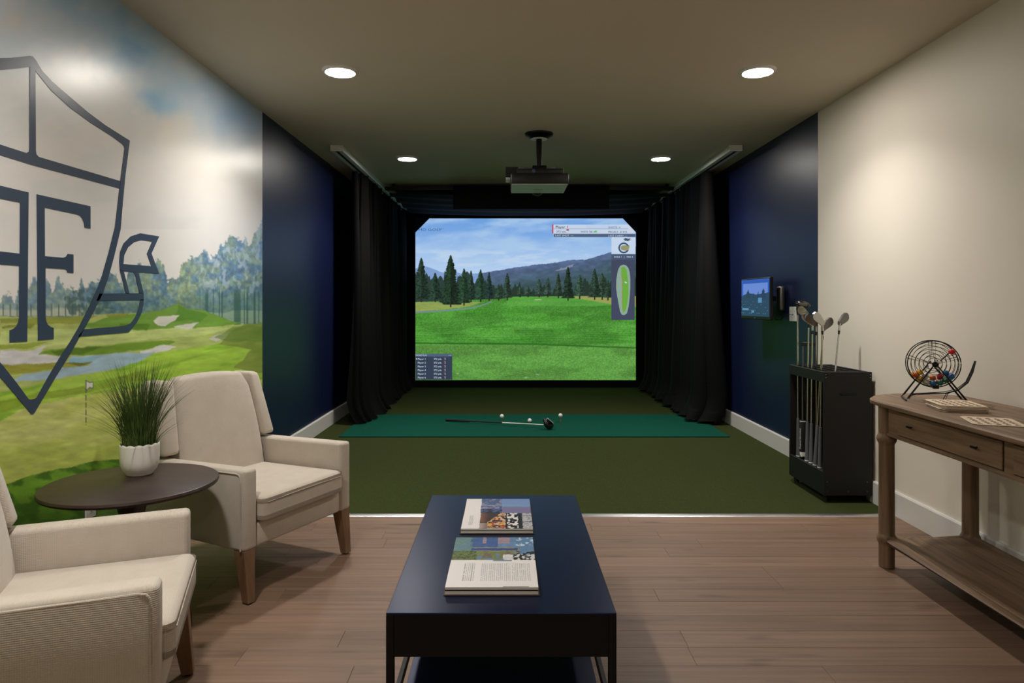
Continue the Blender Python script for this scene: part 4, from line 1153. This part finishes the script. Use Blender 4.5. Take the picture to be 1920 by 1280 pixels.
for i in range(9):
    card((1.925 + random.uniform(-.006, .006), 2.93 + random.uniform(-.007, .007), KZ + .0015 + i * .0030), math.radians(-12 + random.uniform(-4, 4)), 
         'tan bingo card with number windows, topmost of the stack by the cage' if i == 8 else 'bingo card inside the stack beside the wire cage', 'stacked bingo cards', i == 8)
card((1.862, 2.62, KZ + .0015), math.radians(-20), 'single tan bingo card lying flat apart from the card stack', 'loose bingo card', True)

# ================================================================== GOLF CLUB RACK
RX0, RX1, RY0, RY1, RZ0, RZ1 = 1.949, 2.245, 4.20, 4.72, .052, .813
rk = thing('club_rack', 'tall black golf club rack on casters by the white wall', 'rack', ((RX0 + RX1) / 2, (RY0 + RY1) / 2, 0.006))
rcx, rcy = (RX0 + RX1) / 2, (RY0 + RY1) / 2
def rbox(x0, x1, y0, y1, z0, z1, b=.0015): return box(x0 - rcx, x1 - rcx, y0 - rcy, y1 - rcy, z0 - .006, z1 - .006, b, 1)
obj('side_panel', rbox(RX0, RX1, RY0, RY0 + .016, RZ0, RZ1), M_BLKW, rk)
obj('side_panel', rbox(RX0, RX1, RY1 - .016, RY1, RZ0, RZ1), M_BLKW, rk)
obj('back_panel', rbox(RX1 - .012, RX1 - .001, RY0 + .0162, RY1 - .0162, RZ0, RZ1 - .002), M_BLKW, rk)
obj('front_rail', rbox(RX0 + .0005, RX0 + .015, RY0 + .0162, RY1 - .0162, .748, RZ1 - .001), M_BLKW, rk)
obj('front_panel', rbox(RX0 + .0005, RX0 + .015, RY0 + .0162, RY1 - .0162, RZ0, .196), M_BLKW, rk)
obj('shelf', rbox(RX0 + .0152, RX1 - .0122, RY0 + .0162, RY1 - .0162, .176, .190), M_BLKW, rk)
nX, nY = 4, 8
for i in range(1, nX):
    x = RX0 + .015 + (RX1 - RX0 - .027) * i / nX
    obj('divider', rbox(x - .004, x + .004, RY0 + .0162, RY1 - .0162, RZ1 - .022, RZ1 - .003, 0), M_BLKW, rk)
for y in (4.262, 4.338, 4.412, 4.495, 4.562, 4.626, 4.680):
    obj('divider', rbox(RX0 + .0152, RX1 - .0122, y - .004, y + .004, RZ1 - .0225, RZ1 - .0035, 0), M_BLKW, rk)
for cx_ in (RX0 + .035, RX1 - .035):
    for cy_ in (RY0 + .04, RY1 - .04):
        bm = NB(); add_tube(bm, [(cx_ - rcx - .01, cy_ - rcy, .022), (cx_ - rcx + .01, cy_ - rcy, .022)], .022, 16)
        cs_ = obj('caster', bm, M_BLKP, rk, True)
        obj('caster_fork', rbox(cx_ - .014, cx_ + .014, cy_ - .010, cy_ + .010, .034, .0525, 0), M_BLKM, cs_)
hz_ = .67
bm = NB(); add_tube(bm, [(-.045, RY0 - rcy, hz_), (-.045, RY0 - rcy - .018, hz_), (.045, RY0 - rcy - .018, hz_), (.045, RY0 - rcy, hz_)], .0045, 8); obj('handle', bm, M_BLKM, rk, True)
for (sx_, sz_) in ((RX0 + .012, .79), (RX0 + .012, .772), (RX1 - .012, .79), (RX1 - .012, .772), (RX0 + .02, .13), (RX1 - .03, .13), (RX0 + .02, .072), (RX1 - .03, .072), (rcx, .072)):
    obj('screw', lathe([(.0028, -.0005), (.0022, .001)], 10), M_STEEL, rk).matrix_local = Matrix.Translation((sx_ - rcx, RY0 - rcy, sz_)) @ Matrix.Rotation(math.pi / 2, 4, 'X')

# golf clubs: shaft axis = local z, grip end at origin
def club(label, base, top, kind, turn=0.0, grip='grey', glen=.26):
    base = Vector(base); top = Vector(top); ax = top - base; Ln = ax.length
    t = thing('golf_club', label, 'golf club', base, 0, 'clubs in the rack' if kind != 'driver' else None)
    t.rotation_mode = 'QUATERNION'
    t.rotation_quaternion = Vector((0, 0, 1)).rotation_difference(ax.normalized()) @ Euler((0, 0, turn)).to_quaternion()
    gm = M_GRIP if grip == 'grey' else M_GRIPB
    if kind == 'putter':
        bm = NB(); add_box(bm, -.017, .017, -.013, .013, 0, glen, .007, 3); gr = obj('grip', bm, M_GRIPB, t, True)
        obj('grip_band', box(-.0176, .0176, -.0136, .0136, .012, .052, .007, 2), M_WHITE, gr)
        obj('grip_band', box(-.0176, .0176, -.0136, .0136, glen - .012, glen - .004, .007, 2), M_WHITE, gr)
        for s_ in (-1, 1):
            Mx = Matrix.Translation((s_ * .0174, 0, .066)) @ Matrix.Rotation(s_ * math.pi / 2, 4, 'Z') @ Matrix.Rotation(math.pi / 2, 4, 'X') @ Matrix.Rotation(math.pi / 2, 4, 'Z') @ Matrix.Translation((0, -.007, 0))
            text_obj('grip_lettering', 'SuperStroke', .027, M_WHITE, gr, Mx, 'LEFT', .0004, 1.02)
            Mx = Matrix.Translation((s_ * .0178, 0, .018)) @ Matrix.Rotation(s_ * math.pi / 2, 4, 'Z') @ Matrix.Rotation(math.pi / 2, 4, 'X') @ Matrix.Rotation(math.pi / 2, 4, 'Z') @ Matrix.Translation((0, -.007, 0))
            text_obj('grip_lettering', 'S', .026, M_GRIPB, gr, Mx, 'LEFT', .0004)
    else:
        gr = obj('grip', lathe([(.0125, 0), (.0145, .003), (.0145, .012), (.013, .03), (.0095, glen)], 16), gm, t, True)
        obj('butt_cap', lathe([(.0149, .002), (.0149, .009)], 16), M_WHITE if grip == 'grey' else M_GRIPB, gr, True)
    sm = M_STEEL if kind != 'putter' else M_SATIN
    if kind == 'driver':
        obj('shaft', lathe([(.0078, glen - .005), (.0066, glen + .36)], 12), M_GRIPB, t, True)
        obj('shaft_tip', lathe([(.0066, glen + .36), (.0045, Ln - .02)], 12), M_WHITE, t, True)
    else:
        obj('shaft', lathe([(.0072, glen - .005), (.0048, Ln - (.03 if kind != 'putter' else .008))], 12), sm, t, True)
    if kind in ('iron', 'wedge'):
        obj('ferrule', lathe([(.0055, Ln - .05), (.0075, Ln - .028), (.007, Ln - .026)], 12), M_BLKP, t, True)
        up = Matrix.Translation((0, 0, Ln)) @ Matrix.Rotation(math.radians(-28), 4, 'Y')
        bm = NB(); add_lathe(bm, [(.0068, -.03), (.0072, 0.0), (.0068, .022)], 12)
        bmesh.ops.transform(bm, matrix=Matrix.Translation((0, 0, Ln)), verts=bm.verts[:])
        hd_ = obj('hosel', bm, M_STEEL, t, True)
        bm = NB()
        prof = [(a_ * 1.15, b_ * 1.15) for a_, b_ in [(-.004, .004), (.002, -.010), (.020, -.006), (.045, -.004), (.064, .000), (.076, .010), (.080, .026), (.076, .040), (.066, .046), (.045, .040), (.020, .026), (.004, .018)]]
        add_prism(bm, [(a, -.005, b) for a, b in prof], (0, .010, 0))
        for v in bm.verts:
            if v.co.y > 0: v.co.y += .012 * max(0, min(1, (v.co.z + .01) / .05)) * .6
        bmesh.ops.transform(bm, matrix=up @ Matrix.Translation((.002, 0, .012)), verts=bm.verts[:])
        blade = obj('head', bm, M_STEEL if kind == 'iron' else M_SATIN, t)
        bm = NB()
        add_prism(bm, [(a * .86 + .004, -.0062, b * .78 + .004) for a, b in prof], (0, .001, 0))
        bmesh.ops.transform(bm, matrix=up @ Matrix.Translation((.002, 0, .012)), verts=bm.verts[:])
        obj('face_insert', bm, M_SATIN, blade)
    elif kind in ('wood', 'driver'):
        big = 1.0 if kind == 'wood' else 1.38
        lie = math.radians(12 if kind == 'wood' else 30)
        obj('ferrule', lathe([(.005, Ln - .06), (.008, Ln - .02), (.0085, Ln + .01)], 12), M_BLKP, t, True)
        bm = NB(); vs = add_sphere(bm, (0, 0, 0), 1.0, 24, 14)
        for v in vs:
            x, y, z = v.co
            yy = y * (.046 if y > 0 else .020)
            v.co = Vector((x * .050 * (1 - .15 * max(0, y)), yy, z * (.024 if z > 0 else .016)))
        bmesh.ops.transform(bm, matrix=Matrix.Translation((0, 0, Ln + .012 * big)) @ Matrix.Rotation(lie, 4, 'Y') @ Matrix.Diagonal((big, big, big * 1.05, 1)) @ Matrix.Translation((.034, 0.008, .006)), verts=bm.verts[:])
        h_ = obj('head', bm, mat('club_gloss_black', (12, 12, 14), .12, coat=.5), t, True)
        bm = NB(); add_box(bm, -.026, .026, -.004, .004, -.009, .012, .003, 2)
        bmesh.ops.transform(bm, matrix=Matrix.Translation((0, 0, Ln + .012 * big)) @ Matrix.Rotation(lie, 4, 'Y') @ Matrix.Diagonal((big, big, big, 1)) @ Matrix.Translation((.034, -.010, .006)), verts=bm.verts[:])
        obj('face', bm, M_SATIN, h_)
        if kind == 'driver':
            bm = NB(); add_box(bm, -.034, .030, -.0185, -.013, .012, .020, .002, 1)
            bmesh.ops.transform(bm, matrix=Matrix.Translation((0, 0, Ln + .012 * big)) @ Matrix.Rotation(lie, 4, 'Y') @ Matrix.Diagonal((big, big, big, 1)) @ Matrix.Translation((.034, .006, .003)), verts=bm.verts[:])
            obj('face_trim', bm, M_WHITE, h_)
    elif kind == 'putter':
        bm = NB(); add_box(bm, -.012, .088, -.011, .011, Ln - .012, Ln + .012, .003, 2)
        h_ = obj('head', bm, M_BLKP, t)
        obj('sole_plate', box(.0, .045, -.008, .008, Ln + .0122, Ln + .0135), M_STEEL, h_)
    return t
zg = .1905
def rp(px, py, d, zfix=None):
    v = P(px, py, d)
    if zfix is not None: v.z = zfix; v.x = max(v.x, RX0 + .036)
    return v
club('fairway wood with glossy black head standing tallest in the rack', rp(1491, 850, 4.655, zg), rp(1495, 574, 4.655), 'wood', math.radians(-15))
club('short putter with a black and white lettered grip in the rack', rp(1501.5, 855, 4.585, zg), rp(1505, 645, 4.60), 'putter', math.radians(0))
club('steel iron with its head behind the other chrome heads, next to the putter', rp(1511, 860, 4.52, zg), rp(1516, 600, 4.53), 'iron', math.radians(150))
club('chrome iron in the rack standing lowest of the clustered heads', rp(1519.5, 863, 4.46, zg), rp(1523, 612, 4.47), 'iron', math.radians(165))
club('chrome iron in the middle of the cluster, half hidden in the rack', rp(1532, 862, 4.53, zg), rp(1530, 614, 4.42), 'iron', math.radians(172))
club('dark faced wedge drooping over the front of the rack next to the cluster', rp(1526, 866, 4.40, zg), rp(1543, 622, 4.36), 'wedge', math.radians(10))
club('bright chrome iron arching highest over the cluster of irons', rp(1533, 871, 4.335, zg), rp(1542, 612, 4.29), 'iron', math.radians(185))
club('wedge leaning away alone towards the white wall, dark club face', rp(1541, 878, 4.252, zg), rp(1574, 612, 4.32), 'wedge', math.radians(20))

# ================================================================== DRIVER, BALLS, TEES ON THE MAT
g0 = Vector((-.632, 7.04, .0312)); g1 = Vector((.41, 6.62, .052))
club('black driver with white shaft tip lying on the teal mat', g0, g1, 'driver', math.radians(200), 'black', .27)
bmb = bpy.data.meshes.new('golf_ball_mesh'); bm = NB(); add_sphere(bm, (0, 0, 0), .02135, 24, 16); bm.to_mesh(bmb); bm.free(); bmb.shade_smooth()
M_BALL = mat('golf_ball_white', (236, 236, 232), .35); bmb.materials.append(M_BALL)
nt = M_BALL.node_tree; vo = nt.nodes.new('ShaderNodeTexVoronoi'); vo.inputs['Scale'].default_value = 230; bp = nt.nodes.new('ShaderNodeBump'); bp.inputs['Strength'].default_value = .4; bp.inputs['Distance'].default_value = .001
tcn = nt.nodes.new('ShaderNodeTexCoord'); nt.links.new(tcn.outputs['Object'], vo.inputs['Vector']); nt.links.new(vo.outputs['Distance'], bp.inputs['Height']); nt.links.new(bp.outputs[0], nt.nodes['Principled BSDF'].inputs['Normal'])
zm = .016
def ball(x, y, z, label):
    o = bpy.data.objects.new('golf_ball', bmb); COL.objects.link(o); o.location = (x, y, z); tag(o, label, 'golf ball', 'golf balls on the mat')
def tee(x, y, label):
    t = obj('golf_tee', lathe([(.0018, 0.0), (.0024, .006), (.0026, .034), (.0056, .046), (.0062, .049)], 14), M_ORANGE, None, True)
    t.location = (x, y, zm); tag(t, label, 'tee', 'orange tees')
ball(-.054, 6.94, zm + .0485 + .0208, 'white golf ball teed up over the driver shaft'); tee(-.054, 6.94, 'orange tee under the ball above the driver shaft')
ball(.229, 6.96, zm + .0214, 'white golf ball resting directly on the teal mat')
ball(.545, 6.985, zm + .0485 + .0208, 'white golf ball teed up behind the driver head'); tee(.545, 6.985, 'orange tee under the ball behind the driver head')

# ================================================================== WALL MONITOR
mn, mf = Vector((2.164, 5.55, 0)), Vector((2.135, 6.15, 0))
md = (mf - mn); mw = md.length; yaw = math.atan2(md.y, md.x)
mo = thing('wall_monitor', 'small monitor on a bracket arm on the navy wall showing controls', 'monitor', (mn.x, mn.y, 1.2725), yaw)
mh = .352
mo_b = obj('bezel', box(0, mw, 0, .028, -mh / 2, mh / 2, .004, 1), M_BLKP, mo)
def mon_col(U, V):
    im = np.zeros(U.shape + (3,)); im[...] = (38, 70, 100)
    sk = V > .56 + .06 * np.sin(U * 5) - .12 * (U > .5) * 0
    mixc(im, (110, 146, 226), sk); mixc(im, (40, 92, 190), (V > .89)); mixc(im, (44, 96, 200), (V > .56) & ((U < .06) | (U > .95)))
    mixc(im, (40, 70, 106), (V > .5) & (V < .64 - .12 * (1 - U)) )
    for (c, t_, h_) in ((.25, .74, .08), (.62, .68, .06), (.80, .76, .09), (.45, .64, .07)):
        k = np.clip((t_ - V) / .22, 0, 1)
        mixc(im, (34, 62, 96), (np.abs(U - c) < h_ * k * (.6 + .8 * vnoise(V * 60, U * 0 + c * 9))) & (V < t_) & (V > .5))
    for (a, b, c, d) in ((.62, .75, .36, .50), (.03, .27, .16, .22), (.38, .47, .09, .15)):
        mixc(im, (92, 150, 196), (U > a) & (U < b) & (V > c) & (V < d))
    dots = (V < .45) & (V > .05) & (((U * 14) % 1) < .3) & (((V * 13) % 1) < .22) & (vnoise(np.floor(U * 14) * 3.3, np.floor(V * 13) * 2.7) > .5)
    mixc(im, (120, 160, 190), dots * .8)
    return im
A, B = np.meshgrid(np.linspace(.012, mw - .012, 110), np.linspace(-mh / 2 + .026, mh / 2 - .010, 90))
# the screen faces into the room: local +y is the room side after the yaw
Um = 1 - (A - .012) / (mw - .024); Vm = (B - B.min()) / (B.max() - B.min())
obj_me('display', grid_mesh('display', np.stack([A, np.full(A.shape, .0286), B], -1)[:, ::-1], mon_col(Um, Vm)[:, ::-1]), mat_vcol('monitor_display', .4, .3, emit=.8), mo)
obj('logo_mark', box(mw / 2 - .008, mw / 2 + .008, .0284, .0288, -mh / 2 + .009, -mh / 2 + .017), M_GREYP, mo)
obj('back_housing', box(mw * .2, mw * .8, -.022, .0, -.11, .10, .006, 1), M_BLKP, mo)
wp = obj('mount_arm', box(.05, .34, -.048, -.023, -.02, .02, .003, 1), M_BLKM, mo)
obj('wall_bracket', box(-.025, .055, -.090, -.046, -.10, .10, .015, 3), M_SATIN, mo, True)
o1 = PX(1490, 590, XR)
cb = obj('power_cable', tube([(o1.x - .012, o1.y, o1.z), (o1.x - .04, o1.y + .02, o1.z + .002), (o1.x - .05, o1.y + .09, o1.z - .012), (o1.x - .06, 5.50, 1.105), (2.19, 5.57, 1.100), (2.21, 5.60, 1.14)], .0045, 8), M_BLKP, None, True)
tag(cb, 'black power cable from the monitor to the navy wall outlet', 'cable')
